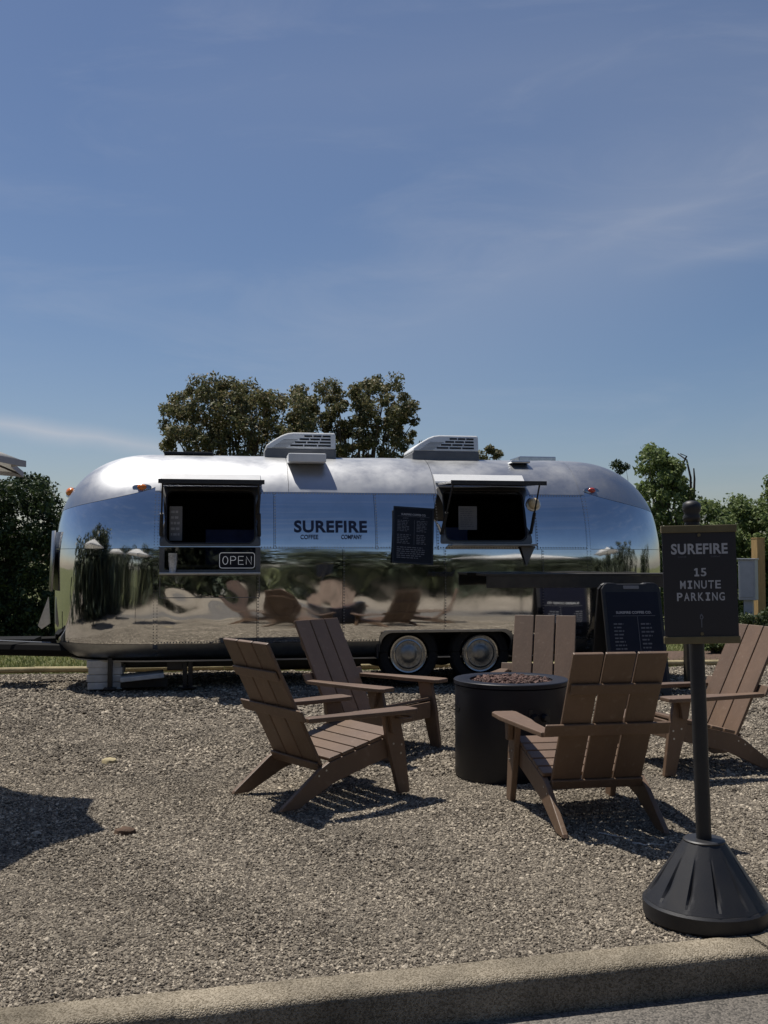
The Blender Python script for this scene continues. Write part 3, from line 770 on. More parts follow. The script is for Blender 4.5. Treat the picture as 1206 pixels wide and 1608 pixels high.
# wheels
def wheel(u, side=-1):
    tyre = MB(); prof = []
    Rr = Matrix.Translation((u, side * 1.005, .345)) @ Matrix.Rotation(R(-90 * side), 4, 'X')
    pr = [(.20, .0), (.235, .095), (.26, .103), (.32, .098), (.342, .07), (.348, .03), (.348, -.03), (.342, -.07), (.32, -.10), (.20, -.10)]
    tyre.lathe(pr, 40, Rr, False); W = tyre.build('wheel', M['rubber'], T, auto=40)
    hc = MB()
    hc.lathe([(.206, .080), (.212, .092), (.205, .100), (.190, .096)], 36, Rr, False)
    hc.build('rim', M['chrome'], W, auto=40)
    h2 = MB()
    h2.lathe([(.190, .096), (.184, .086), (.160, .088), (.156, .098), (.148, .104), (.10, .100), (.085, .108), (.06, .118), (.03, .121), (.002, .121)], 36, Rr)
    for k in range(12):
        a = k * math.pi / 6; p = Rr @ Vector((.124 * math.cos(a), .124 * math.sin(a), .103)); h2.tube([p, p + Vector((0, side * .006, 0))], [.012, .009], 8)
    h2.build('hubcap', M['hubgrey'], W, auto=40)
    rg = MB(); rg.lathe([(.166, .0865), (.166, .096), (.152, .100), (.150, .093)], 36, Rr, False); rg.build('trim_ring', M['chrome'], W, auto=40)
wheel(tu(644)); wheel(tu(757)); wheel(tu(644), 1); wheel(tu(757), 1)
mb = MB(); mb.box((tu(480), .25, .22), (1.5, .9, .24)); mb.build('underbody_filler', M['blacksat'], T, bevel=.02)  # added dark box that keeps the gap under the belly black

# interior shell, dark
mb = MB()
ia, ib, iv0, iv1, iz0, iz1 = -LS + .05, LS - .05, -1.10, .92, .72, 2.18
mb.box(((ia + ib) / 2, iv1, (iz0 + iz1) / 2), (ib - ia, .02, iz1 - iz0)); mb.box(((ia + ib) / 2, -.0, iz0), (ib - ia, 2.1, .02)); mb.box(((ia + ib) / 2, 0.0, iz1), (ib - ia, 1.80, .02))
mb.box((ia, 0, (iz0 + iz1) / 2), (.02, 1.80, iz1 - iz0)); mb.box((ib, 0, (iz0 + iz1) / 2), (.02, 1.80, iz1 - iz0))
mb.build('interior_lining', M['interior'], T)
for cp, cq, cd in ((365, .35, -.05), (735, .3, -.02)):
    mb = MB(); mb.box((tu(cp), cq, tz(cp, 852) + cd), (.62, .45, .46)); mb.build('interior_cabinet', M['navy'], T, bevel=.01)
mb = MB(); mb.box((tu(330), -.82, WLL[2] + .04), (1.02, .5, .03)); mb.build('interior_counter', M['aludark'], T)

# serving windows
def window(w, outerm, glass_low=None):
    u0, u1, z0, z1 = w
    o = rrect(u0 - .05, u1 + .05, z0 - outerm, z1 + .03, .02); i = rrect(u0 + .004, u1 - .004, z0 + .004, z1 - .004, .085)
    mb = MB(); mb.ring(o, i, fr, .014, -.05); W = mb.build('window_frame', M['framealu'], T, bevel=.003)
    gk = rrect(u0 + .004, u1 - .004, z0 + .004, z1 - .004, .085); g2 = rrect(u0 + .020, u1 - .020, z0 + .020, z1 - .020, .075)
    mb = MB(); mb.ring(gk, g2, fr, .004, -.03); mb.build('gasket', M['black'], W)
    return W
W1 = window(WL, .018); W2 = window(WR, .02)
u0, u1, z0, z1 = WLL
mb = MB(); mb.ring(rrect(u0 - .05, u1 + .05, z0 - .045, z1 + .0, .01), rrect(u0 + .004, u1 - .004, z0 + .003, z1 - .003, .012), fr, .013, -.05); W3 = mb.build('lower_window_frame', M['framealu'], T, bevel=.003)
mb = MB(); mb.box(((u0 + u1) / 2, -1.192, (z0 + z1) / 2), (u1 - u0, .005, z1 - z0)); mb.build('pane', M['glass'], W3)
mb = MB(); mb.box(((u0 + u1) / 2, -1.282, z0 - .035), (u1 - u0 + .09, .11, .022)); mb.build('sill', M['alu'], W3, bevel=.004)
# pressed door panel under the left window
mb = MB(); mb.ring(rrect(u0 - .045, u1 + .045, z0 - .30, z0 - .055, .02), rrect(u0 - .037, u1 + .037, z0 - .292, z0 - .063, .015), fr, .006, -.01); mb.build('hatch_trim', M['framealu'], T)
# shelf under the right window, with folding bracket
u0, u1, z0, z1 = WR
mb = MB(); mb.box(((u0 + u1) / 2 + .05, -1.30, z0 - .035), (u1 - u0 + .02, .17, .022)); mb.build('shelf', M['aludark'], T, bevel=.004)
mb = MB()
for uu in (u1 - .10,): mb.prism([(uu, z0 - .048), (uu + .17, z0 - .048), (uu + .07, z0 - .27)], lambda p, q, t: Vector((p, t, q)), -1.262, -1.25)
mb.build('shelf_bracket', M['framealu'], T)

# lifted hatches
def hatch(w, ua, ub, reach, drop):
    u0, u1, z0, z1 = w; zt = z1 + .055; va = -(prof_v(zt) + .006); vb = -WD - reach
    mb = MB(); n = 6
    vs = []
    for t in (0, .026):
        for (u, v, z) in ((ua, va, zt), (ub, va, zt), (ub, vb, zt - drop), (ua, vb, zt - drop)): vs.append((u, v, z + t))
    mb.add(vs, [(0, 1, 2, 3), (4, 7, 6, 5), (0, 4, 5, 1), (1, 5, 6, 2), (2, 6, 7, 3), (3, 7, 4, 0)])
    Hh = mb.build('hatch', M['blacksat'], T, bevel=.004)
    mb = MB(); mb.box(((ua + ub) / 2, vb - .006, zt - drop + .012), (ub - ua + .02, .012, .046)); mb.build('hatch_edge', M['black'], Hh, bevel=.002)
    # drip rail above the hinge
    z_a, z_b = zt + .030, zt + .135; mb = MB(); k = 10; vs = []
    for i in range(k + 1):
        u = u0 - .055 + (u1 - u0 + .11) * i / k
        vs += [near(u, z_a, .022), near(u, z_a + .02, .030), near(u, z_b, .012), near(u, z_b + .004, .0)]
    mb.add(vs, [(i * 4 + j, (i + 1) * 4 + j, (i + 1) * 4 + j + 1, i * 4 + j + 1) for i in range(k) for j in range(3)])
    mb.build('drip_rail', M['white'], T)
    for u in (ua + .03, ub - .05):
        lo = near(u if u < (u0 + u1) / 2 else u1 + .035, z0 + .10, .02)
        if u < (u0 + u1) / 2: lo = near(u0 - .035, z0 + .10, .02)
        hi = Vector((u, vb + .06, zt - drop)); d = hi - lo
        mb = MB(); mb.tube([lo, lo + d * .42], .020, 8); mb.tube([lo + d * .42, hi], .010, 8); mb.build('gas_strut', M['black'], Hh, auto=40)
hatch(WL, WL[0] - .03, WL[1] + .06, .46, .02)
hatch(WR, WR[0] - .03, WR[1] + .06, .46, .03)

# roof equipment
def ac(px0, px1):
    u0, u1 = tu(px0) * 1.0, tu(px1) * 1.0
    k = 12.55 / 11.3; c = (u0 + u1) / 2
    zr = ZC + HZ
    # roof ridge stands farther off: place by the ridge line instead
    def ridge_u(px):
        a = (px - 603) / 1600; return (a * (TY - .3 * TC) - TX - .3 * TS) / (TC - a * TS)
    u0, u1 = ridge_u(px0), ridge_u(px1); Lh = u1 - u0; h = .285
    base = MB(); 
    side = [(u0 + .0, zr - .05), (u0, zr + .045), (u0 + .02, zr + .075), (u1, zr + .075), (u1, zr - .05)]
    base.prism(side, lambda p, q, t: Vector((p, t, q)), -.335, .335)
    A = base.build('air_conditioner', M['acgrey'], T, bevel=.012)
    top = [(u0 + .004, zr + .076), (u0 + .02, zr + .115), (u0 + .10, zr + .175), (u0 + .20, zr + .235), (u0 + .27, zr + .262), (u0 + .34, zr + .272), (u1 - .02, zr + .272), (u1 - .004, zr + .262), (u1 - .004, zr + .076)]
    sh = MB(); sh.prism(top, lambda p, q, t: Vector((p, t * (1 - .10 * max(0, (q - zr - .076) / .2)), q)), -.33, .33); sh.build('shroud', M['acwhite'], A, bevel=.014)
    sl_ = MB()
    for r in range(4):
        zz = zr + .105 + r * .038; x0 = u0 + .30 + r * .055
        cols = 3
        for cidx in range(cols):
            a = x0 + (u1 - .05 - x0) * cidx / cols; b = x0 + (u1 - .05 - x0) * (cidx + 1) / cols - .014
            vv = -.33 * (1 - .10 * (zz + .01 - zr - .076) / .2) - .001
            sl_.box(((a + b) / 2, vv, zz + .010), (b - a, .006, .021))
    for r in range(7):
        zz = zr + .088 + r * .016
        sl_.box((u0 + .17 + r * .022, -.331 * (1 - .10 * (zz - zr - .076) / .2), zz), (.17, .004, .0035))
    sl_.build('louvre_slot_shade', M['interior'], A)  # dark strips on the face stand in for shade inside the vent slots
ac(415, 527); ac(647, 752)
mb = MB()
def roofbox(px0, px1, v, z0, z1, wv, name, m, bev=.012):
    a = (px0 - 603) / 1600; b = (px1 - 603) / 1600
    uu = [(x * (TY + v * TC) - TX + v * TS) / (TC - x * TS) for x in (a, b)]
    mb = MB(); mb.box(((uu[0] + uu[1]) / 2, v, (z0 + z1) / 2), (uu[1] - uu[0], wv, z1 - z0)); return mb.build(name, m, T, bevel=bev)
zr = ZC + HZ
roofbox(451, 510, -.70, 2.50, 2.60, .30, 'roof_vent', M['acwhite'])
roofbox(808, 866, .10, zr - .02, zr + .055, .40, 'roof_vent', M['alu'])
roofbox(258, 334, -.05, zr - .01, zr + .022, .5, 'solar_panel', M['blacksat'], .006)
roofbox(800, 830, -.55, 2.545, 2.575, .2, 'roof_vent', M['alu'])

# marker lights
def lamp(center, nrm, size, m, base=True):
    nrm = Vector(nrm).normalized(); q = nrm.to_track_quat('Z', 'X').to_matrix().to_4x4(); X = Matrix.Translation(center) @ q
    b = MB(); b.lathe([(1, 0), (1, .14), (.92, .2)], 20, X @ Matrix.Diagonal((size * .75, size * 1.9, size * .8, 1))); B = b.build('marker_light', M['chrome'], T, auto=40)
    l_ = MB(); l_.lathe([(1, 0), (.96, .35), (.75, .75), (.4, .95), (.02, 1)], 18, X @ Matrix.Translation((0, 0, size * .15)) @ Matrix.Diagonal((size * .62, size * .95, size * .6, 1))); l_.build('lens', m, B, True)
zz = tz(218, 763); c = cap_point(-1, -1.40, zz); lamp(c, (-.1, -1, .35), .055, M['amber'])
c = cap_point(-1, -.22, tz(104, 772) + .05); lamp(c, Vector((-1, -.45, .7)), .085, M['amber'])
zz = tz(935, 768); c = cap_point(1, -1.44, zz); lamp(c, (.1, -1, .35), .05, M['red'])
# round porch light
c = near(tu(843), tz(843, 791), 0); X = Matrix.Translation(c) @ Vector((0, -1, .12)).to_track_quat('Z', 'Y').to_matrix().to_4x4()
b = MB(); b.lathe([(.085, 0), (.085, .02), (.07, .03)], 24, X); B = b.build('porch_light', M['alu'], T, auto=40)
b = MB(); b.lathe([(.068, .02), (.066, .05), (.05, .075), (.02, .085), (.001, .086)], 24, X); b.build('lens', M['cream'], B, True)

# nose: stone guard, hinged prop, tongue and jack
v = []; f = []; n = 14
for i in range(n + 1):
    p = -.50 + 1.0 * i / n
    for z in (1.05, 1.72):
        for off in (.045, .055):
            cpt = cap_point(-1, p, z); d = Vector((cpt.x + LS, cpt.y, 0)).normalized(); v.append(cpt + d * off)
for i in range(n): 
    a = i * 4
    f += [(a, a + 4, a + 6, a + 2), (a + 1, a + 3, a + 7, a + 5), (a, a + 1, a + 5, a + 4), (a + 2, a + 6, a + 7, a + 3)]
f += [(0, 2, 3, 1), (n * 4, n * 4 + 1, n * 4 + 3, n * 4 + 2)]
me = bpy.data.meshes.new('stone_guard'); me.from_pydata(v, [], f); link('stone_guard', me, M['aludark'], T, True)
mb = MB(); xn = -LS - AL
mb.prism([(xn - .02, .98), (xn - .13, .66), (xn - .09, .62), (xn + .0, .68)], lambda p, q, t: Vector((p, t, q)), -.42, -.38); mb.build('guard_bracket', M['alu'], T)
mb = MB()
for s in (-1, 1): mb.tube([(-LS - .6, s * .75, .40), (xn - 1.25, s * .04, .40)], .075, 8)
mb.box((xn - 1.30, 0, .42), (.28, .09, .12)); mb.box((xn - .45, 0, .47), (.5, .5, .05))
mb.build('tongue', M['matblack'], T)
mb = MB(); mb.tube([(xn - .95, -.02, .08), (xn - .95, -.02, .75)], .032, 10); mb.tube([(xn - .95, -.02, .10), (xn - .95, -.02, .04)], .08, 12); mb.build('jack', M['blacksat'], T)
mb = MB(); mb.tube([(xn - 1.3, -.25, .48), (xn - .6, -.40, .50), (xn + .02, -.45, .47)], .007, 6); mb.build('cable', M['boxgrey'], T)
# stabiliser legs and black box
for px in (291, 300, 172):
    u = tu(px); mb = MB(); mb.box((u, -.98, .17), (.05, .05, .34)); mb.box((u, -.98, .012), (.13, .13, .024)); mb.build('stabiliser', M['blacksat'], T, bevel=.004)
mb = MB(); mb.box((tu(275), -.85, .27), (.17, .3, .14)); mb.build('drain_box', M['blacksat'], T, bevel=.01)

# ---- lettering
def text_mesh(s, size, bold=0.0, spacing=1.0, serif=False):
    cu = bpy.data.curves.new('t', 'FONT'); cu.body = s; cu.size = size; cu.align_x = 'CENTER'; cu.align_y = 'CENTER'; cu.offset = bold; cu.space_character = spacing; cu.resolution_u = 4
    ob = bpy.data.objects.new('t', cu); COL.objects.link(ob); dg = bpy.context.evaluated_depsgraph_get(); dg.update()
    me = bpy.data.meshes.new_from_object(ob.evaluated_get(dg)); bpy.data.objects.remove(ob); me.materials.clear()
    return me
def fit_text(s, w, h, bold=0.0, spacing=1.0):
    me = text_mesh(s, 1.0, bold, spacing)
    c = np.array([p.co[:] for p in me.vertices]); lo = c.min(0); hi = c.max(0); k = (w / (hi[0] - lo[0]), h / (hi[1] - lo[1]))
    for p in me.vertices: p.co = ((p.co.x - (lo[0] + hi[0]) / 2) * k[0], (p.co.y - (lo[1] + hi[1]) / 2) * k[1], 0)
    return me
def body_decal(s, px0, px1, py0, py1, m, bold, name, spacing=1.0):
    cu_ = (tu(px0) + tu(px1)) / 2; pm = (px0 + px1) / 2; z0, z1 = tz(pm, py1), tz(pm, py0)
    me = fit_text(s, tu(px1) - tu(px0), z1 - z0, bold, spacing)
    for p in me.vertices: p.co = near(cu_ + p.co.x, (z0 + z1) / 2 + p.co.y, .011)
    link(name, me, m, T)
body_decal('SUREFIRE', 462, 577, 817, 836, M['print_navy'], .028, 'lettering', 1.06)
body_decal('COFFEE', 472, 500, 839.5, 846.5, M['print_navy'], .012, 'lettering')
body_decal('COMPANY', 536, 569, 839.5, 846.5, M['print_navy'], .012, 'lettering')
# script badge on the side
mb = MB(); 
me = fit_text('International', tu(712) - tu(672), .075, .012)
for p in me.vertices: p.co = near((tu(672) + tu(712)) / 2 + p.co.x + p.co.y * .3, tz(690, 900) + p.co.y, .012)
o = link('badge', me, M['blacksat'], T); sol = o.modifiers.new('thick', 'SOLIDIFY'); sol.thickness = .006

# ---- things hung on or kept inside the trailer
def hang(name, label, cat, u, v, z, tilt=0.0, roll=0.0):
    o = empty(name); o['label'] = label; o['category'] = cat
    o.matrix_world = TM @ Matrix.Translation((u, v, z)) @ Matrix.Rotation(tilt, 4, 'X') @ Matrix.Rotation(roll, 4, 'Y')
    return o
def menu_lines(cols, parent, m, y=-.006, thick=.002):
    """printed rows: [(x0, x1, z_top, z_bottom, rows, fill)] as thin flat bars, broken into words"""
    mb = MB()
    for x0, x1, zt, zb, rows, fill in cols:
        for r in range(rows):
            z = zt + (zb - zt) * (r + .5) / rows; h = abs(zt - zb) / rows * .42; x = x0; xe = x0 + (x1 - x0) * fill * random.uniform(.7, 1)
            while x < xe:
                wl = random.uniform(.016, .05); mb.box(((x + min(xe, x + wl)) / 2, y, z), (max(.004, min(xe, x + wl) - x), thick, h)); x += wl + .01
    mb.build('menu_print', m, parent, kind='stuff')
def flat_text(s, w, h, x, z, m, parent, y=-.006, bold=.02, spacing=1.0, name='lettering'):
    me = fit_text(s, w, h, bold, spacing)
    for p in me.vertices: p.co = (x + p.co.x, y, z + p.co.y)
    return link(name, me, m, parent)

u = (tu(617) + tu(680)) / 2; z = tz(648, 841); hb = tz(648, 796) - tz(648, 886); wb = tu(678) - tu(615)
mbd = hang('menu_board', 'black menu board hung on the trailer side between lettering and right window', 'menu board', u, -(max(prof_v(z), (prof_v(z + hb / 2) + prof_v(z - hb / 2)) / 2) + .022), z, -math.atan((prof_v(z - hb / 2) - prof_v(z + hb / 2)) / hb), R(3.4))
mb = MB(); mb.box((0, 0, 0), (wb, .012, hb)); mb.build('panel', M['board'], mbd, bevel=.003)
mb = MB(); mb.ring(rrect(-wb / 2 - .004, wb / 2 + .004, -hb / 2 - .004, hb / 2 + .004, .004, 2), rrect(-wb / 2 + .014, wb / 2 - .014, -hb / 2 + .014, hb / 2 - .014, .003, 2), lambda p, q, t: Vector((p, t, q)), -.010, -.0062); mb.build('frame', M['blacksat'], mbd)
flat_text('SUREFIRE COFFEE CO.', wb * .62, .022, 0, hb * .37, M['print_grey'], mbd, -.0075, .02)
flat_text('COFFEE', wb * .14, .013, -wb * .2, hb * .30, M['print_dim'], mbd, -.0075)
flat_text('FOOD', wb * .10, .013, wb * .22, hb * .30, M['print_dim'], mbd, -.0075)
menu_lines([(-wb * .40, -wb * .05, hb * .27, hb * .06, 8, .9), (wb * .08, wb * .38, hb * .27, hb * .06, 8, .9), (-wb * .40, -wb * .05, hb * .02, -hb * .16, 6, 1), (wb * .08, wb * .38, hb * .02, -hb * .16, 6, .8), (-wb * .40, wb * .38, -hb * .2, -hb * .42, 6, .95)], mbd, M['print_dim'], -.0075, .0015)
mb = MB(); mb.box((0, -.0075, hb * .335), (wb * .8, .0015, .003)); mb.box((.01, -.0075, hb * .05), (.003, .0015, hb * .44)); mb.build('rule_lines', M['print_dim'], mbd)

# OPEN sign behind the lower left glass: outline and strokes as bent tubes
uo = (tu(345) + tu(400)) / 2; zo = tz(372, 880); wo = tu(400) - tu(345); ho = tz(372, 868) - tz(372, 892)
osn = hang('open_sign', 'white neon tube sign reading OPEN in the lower left window', 'neon sign', uo, -1.2065, zo)
mb = MB(); rp = rrect(-wo / 2, wo / 2, -ho / 2, ho / 2, .028, 4); mb.tube([Vector((p, 0, q)) for p, q in rp + rp[:1]], .0036, 6, False); mb.build('border_tube', M['neon'], osn, True)
def glyph(ch, x, wg, hg):
    E_ = lambda a0, a1, cx, cz, rx, rz, k=12: [(cx + rx * math.cos(R(a0 + (a1 - a0) * i / k)), cz + rz * math.sin(R(a0 + (a1 - a0) * i / k))) for i in range(k + 1)]
    a, b, h = -wg / 2, wg / 2, hg / 2
    P = {'O': [E_(0, 360, 0, 0, b, h)], 'P': [[(a, -h), (a, h), (0, h)] + E_(90, -90, 0, h / 2, b, h / 2) + [(a, 0)]], 'E': [[(b, h), (a, h), (a, -h), (b, -h)], [(a, 0), (b * .8, 0)]], 'N': [[(a, -h), (a, h), (b, -h), (b, h)]]}[ch]
    return [[Vector((x + p, 0, q)) for p, q in s] for s in P]
for i, ch in enumerate('OPEN'):
    mb = MB()
    for s in glyph(ch, -wo * .335 + i * wo * .223, wo * .145, ho * .52): mb.tube(s, .0037, 6)
    mb.build('letter_tube', M['neon'], osn, True)
mb = MB(); mb.box((0, .0075, 0), (wo * 1.04, .004, ho * 1.06)); mb.build('backing', M['board'], osn)

zsh = WLL[2] - .024
cs = hang('cup_stack', 'stack of clear plastic cups standing on the sill below the left window', 'cups', tu(272), -1.285, zsh)
for i in range(4):
    mb = MB(); mb.lathe([(.032, .0 + i * .022), (.046, .135 + i * .022), (.049, .137 + i * .022), (.045, .134 + i * .022)], 18, None, False); mb.build('cup', M['cup'], cs, True)
def card(label, px0, px1, py0, py1, v, lines):
    a = []
    for px in (px0, px1):
        k = (px - 603) / 1600; a.append((k * (TY + v * TC) - TX + v * TS) / (TC - k * TS))
    D = TY + TS * sum(a) / 2 + TC * v; zz = [CAMH - (py - 877) / 1600 * D - TZ for py in (py1, py0)]
    o = hang('menu_card', label, 'notice', sum(a) / 2, v, sum(zz) / 2); o['group'] = 'cards inside the serving windows'
    wd, hg = a[1] - a[0], zz[1] - zz[0]
    mb = MB(); mb.box((0, 0, 0), (wd, .006, hg)); mb.build('sheet', M['paper'], o)
    menu_lines([(-wd * .4, wd * .4, hg * .42, -hg * .4, lines, .95)], o, M['print_dim'] if lines > 6 else M['print_grey'], -.0045, .0012)
card('tall grey notice inside the left serving window', 266, 286, 795, 849, -1.0, 5)
card('grey menu sheet inside the right serving window', 720, 749, 795, 832, -.95, 9)

# blocks and slab under the nose
o = empty('concrete_block', TM @ Vector((tu(162), -.75, -.0)), YAW, label='stack of pale concrete blocks under the trailer nose', category='concrete blocks')
for i, zz in enumerate((.035, .115, .195, .27)):
    mb = MB(); mb.box((random.uniform(-.01, .01), 0, zz), (.36, .36, .076)); mb.build('block', M['concrete'], o, bevel=.008)
p = TM @ Vector((tu(222), -.86, 0)); o = empty('stone_slab', p, YAW + R(4), label='flat grey slab tilted on a plank below the left serving window', category='slab')
mb = MB(); mb.box((0, 0, .13), (.46, .40, .05), Matrix.Rotation(R(-5), 3, 'Y')); mb.build('slab', M['concrete'], o, bevel=.008)
mb = MB(); mb.box((.02, 0, .055), (.50, .12, .09)); mb.build('support', M['counter'], o, bevel=.005)

# ------------------------------------------------------------------ standing counter in front of the trailer
def standing_counter():
    p0 = at(763, 900, 10.78); p1 = Vector((3.55, 0, 0)); zt = 1.239
    Ln = 2.75
    o = empty('bar_counter', (p0.x, p0.y, -.02), R(9), label='long dark standing counter in front of the right serving window', category='counter')
    mb = MB(); mb.box((Ln / 2, .20, zt - .012), (Ln, .44, .024)); mb.build('top', M['counter'], o, bevel=.003)
    mb = MB(); mb.box((Ln / 2, -.0, zt - .088), (Ln - .01, .03, .126)); mb.build('fascia', M['counter'], o, bevel=.003)
    for x in (1.60, 2.36):
        mb = MB(); mb.box((x, .20, (zt - .03) / 2), (.09, .09, zt - .028)); mb.build('leg', M['counter'], o, bevel=.004)
        mb = MB(); mb.box((x, .20, .012), (.40, .34, .024)); mb.build('foot', M['counter'], o, bevel=.004)
standing_counter()

# ------------------------------------------------------------------ folding A-frame boards
def a_frame(label, loc, rz, wd, ht, heading, dark):
    o = empty('sandwich_board', loc, rz, label=label, category='sandwich board')
    lean = R(13)
    for s in (-1, 1):
        Mx = Matrix.Translation((0, s * .035, ht)) @ Matrix.Rotation(s * lean, 4, 'X') if s > 0 else Matrix.Translation((0, -.035, ht)) @ Matrix.Rotation(-lean, 4, 'X')
        h = ht / math.cos(lean); r = .05
        prof = [(-wd / 2, -h), (-wd / 2, -.05), (-wd / 2 + .03, -.006), (-wd / 2 + .06, .012), (-wd / 2 + .14, .012), (-wd / 2 + .17, -.0), (wd / 2 - .17, 0), (wd / 2 - .14, .012), (wd / 2 - .06, .012), (wd / 2 - .03, -.006), (wd / 2, -.05), (wd / 2, -h), (wd / 2 - .08, -h), (wd / 2 - .10, -h + .05), (-wd / 2 + .10, -h + .05), (-wd / 2 + .08, -h)]
        mb = MB(); mb.prism(prof, lambda p, q, t: Mx @ Vector((p, t, q)), -.018, .018); Pn = mb.build('board_leaf', M['black'], o, bevel=.006)
        # inset printed sheet
        mb = MB(); mb.prism([(-wd / 2 + .035, -h + .10), (wd / 2 - .035, -h + .10), (wd / 2 - .035, -.085), (-wd / 2 + .035, -.085)], lambda p, q, t: Mx @ Vector((p, t, q)), s * .0185, s * .0215); mb.build('sheet', M['boardnavy'], Pn)
        if True:
            y = .0235 * s
            def put(me, name, m):
                for p in me.vertices: p.co = Mx @ Vector((p.co.x * -s, p.co.y, p.co.z))
                link(name, me, m, Pn)
            me = fit_text(heading, wd * .60, .026, .025)
            for p in me.vertices: p.co = (p.co.x, y, p.co.y - h * .255)
            put(me, 'lettering', M['print_grey'])
            mb = MB()
            def bars(x0, x1, z0, z1, rows, fill):
                for r_ in range(rows):
                    zz = z0 + (z1 - z0) * (r_ + .5) / rows; hh = abs(z1 - z0) / rows * .38; x = x0; xe = x0 + (x1 - x0) * fill * random.uniform(.6, 1)
                    while x < xe:
                        wl = random.uniform(.018, .05); mb.box(Mx @ Vector((-s * (x + min(xe, x + wl)) / 2, y, zz)), (max(.004, min(xe, x + wl) - x), .0016, hh), Mx.to_3x3()); x += wl + .01
            bars(-wd * .36, -wd * .02, -h * .34, -h * .62, 9, .62); bars(wd * .10, wd * .40, -h * .34, -h * .86, 15, .7); bars(-wd * .34, -wd * .02, -h * .70, -h * .86, 5, .7); bars(-wd * .28, wd * .0, -h * .648, -h * .668, 1, 1)
            mb.build('menu_print', M['print_dim'], Pn, kind='stuff')
            mb = MB(); mb.box(Mx @ Vector((0, y, -h * .285)), (wd * .72, .0016, .004), Mx.to_3x3()); mb.box(Mx @ Vector((-s * .035, y, -h * .58)), (.004, .0016, h * .58), Mx.to_3x3()); mb.build('rule_lines', M['print_dim'], Pn)
            mb = MB(); mb.prism(rrect(-.085, .085, -.052, -.018, .008, 3), lambda p, q, t: Mx @ Vector((p, t, q)), s * .0185, s * .0225); mb.build('handle', M['paper'], Pn)
a_frame('navy folding menu board standing behind the chair with its back to us', (at(986, 918, 10.55).x, 10.55, -.02), R(10), .635, 1.135, 'SUREFIRE COFFEE CO.', 0)

# ------------------------------------------------------------------ chairs
def make_chair():
    o = empty('adirondack_chair'); m = M['lumber']; B = .005
    yz = lambda p, q, t: Vector((t, p, q))
    # side rails
    rail = [(.345, .225), (.345, .345), (.10, .287), (-.13, .232), (-.20, .195), (-.435, .018), (-.445, 0), (-.335, 0), (-.10, .112), (.10, .166)]
    for s in (-1, 1):
        mb = MB(); mb.prism(rail, yz, s * .250, s * .280); mb.build('side_rail', m, o, bevel=B)
        leg = [(.345, 0), (.425, 0), (.385, .300), (.345, .472), (.230, .472), (.262, .300)]
        mb = MB(); mb.prism(leg, yz, s * .282, s * .316); mb.build('front_leg', m, o, bevel=B)
        mb = MB(); mb.prism([(.33, .472), (.25, .472), (.27, .36), (.31, .36)], yz, s * .318, s * .352); mb.build('arm_bracket', m, o, bevel=B)
        arm = [(.272, -.31), (.272, .0), (.258, .12), (.258, .40), (.275, .43), (.385, .43), (.405, .40), (.405, .24), (.375, -.05), (.345, -.31)]
        mb = MB(); mb.prism([(s * a, b) for a, b in arm], lambda p, q, t: Vector((p, q, t)), .474, .500); mb.build('arm', m, o, bevel=B)
        for yy, zz in ((.36, .285), (.30, .295), (.355, .235)): sc = MB(); sc.tube([(s * .3165, yy, zz), (s * .3185, yy, zz)], .0065, 8); sc.build('screw', M['screw'], o)
        for yy, zz in ((-.20, .165), (-.15, .19)): sc = MB(); sc.tube([(s * .2805, yy, zz), (s * .2825, yy, zz)], .0055, 8); sc.build('screw', M['screw'], o)
    # seat slats following the rails' top edge
    def on(y): return .346 - (.345 - y) * .238
    ys = [(.352, .255), (.247, .160), (.150, .060), (.050, -.035), (-.045, -.125)]
    for k, (y1, y0) in enumerate(ys):
        z1, z0 = on(y1) + .001, on(y0) + .001; t = .022; nrm = Vector((0, -(z1 - z0), (y1 - y0))).normalized() * t
        a, b = Vector((0, y1, z1)), Vector((0, y0, z0)); mb = MB(); vs = []
        for s in (-.279, .279):
            for q in (a, b, b + nrm, a + nrm): vs.append((s, q.y, q.z))
        mb.add(vs, [(0, 1, 2, 3), (7, 6, 5, 4), (0, 4, 5, 1), (1, 5, 6, 2), (2, 6, 7, 3), (3, 7, 4, 0)]); mb.build('seat_slat', m, o, bevel=B)
    mb = MB(); mb.box((0, .358, .282), (.498, .022, .115)); mb.build('front_apron', m, o, bevel=B)
    # reclined back: slats in front, battens behind
    an = R(27); Bm = Matrix.Translation((0, -.150, .192)) @ Matrix.Rotation(an, 4, 'X'); Lb = .812
    for k in (-1, 0, 1):
        mb = MB(); x = k * .1685
        mb.prism([(x - .0785, 0), (x + .0785, 0), (x + .0785, Lb), (x - .0785, Lb)], lambda p, q, t: Bm @ Vector((p, t, q)), -.011, .011); mb.build('back_slat', m, o, bevel=B)
    for q0, q1, hw in ((.0, .055, .248), (.335, .405, .335), (.585, .645, .236)):
        mb = MB(); mb.prism([(-hw, q0), (hw, q0), (hw, q1), (-hw, q1)], lambda p, q, t: Bm @ Vector((p, t, q)), -.030, -.0155); mb.build('back_batten', m, o, bevel=B)
    return o
chair = make_chair()
CH = [((-.375, 6.03), 37.5, 'brown slatted lounge chair front left of the fire pit, seen from behind'),
      ((1.085, 5.50), 99.5, 'brown slatted lounge chair with its back to us, beside the parking sign'),
      ((-.105, 7.42), -37, 'brown slatted lounge chair left of the fire pit, facing right in shade'),
      ((1.18, 7.76), 255, 'brown slatted lounge chair behind the fire pit, facing us'),
      ((2.09, 6.87), 197, 'brown slatted lounge chair at the right edge, sunlit and facing left')]
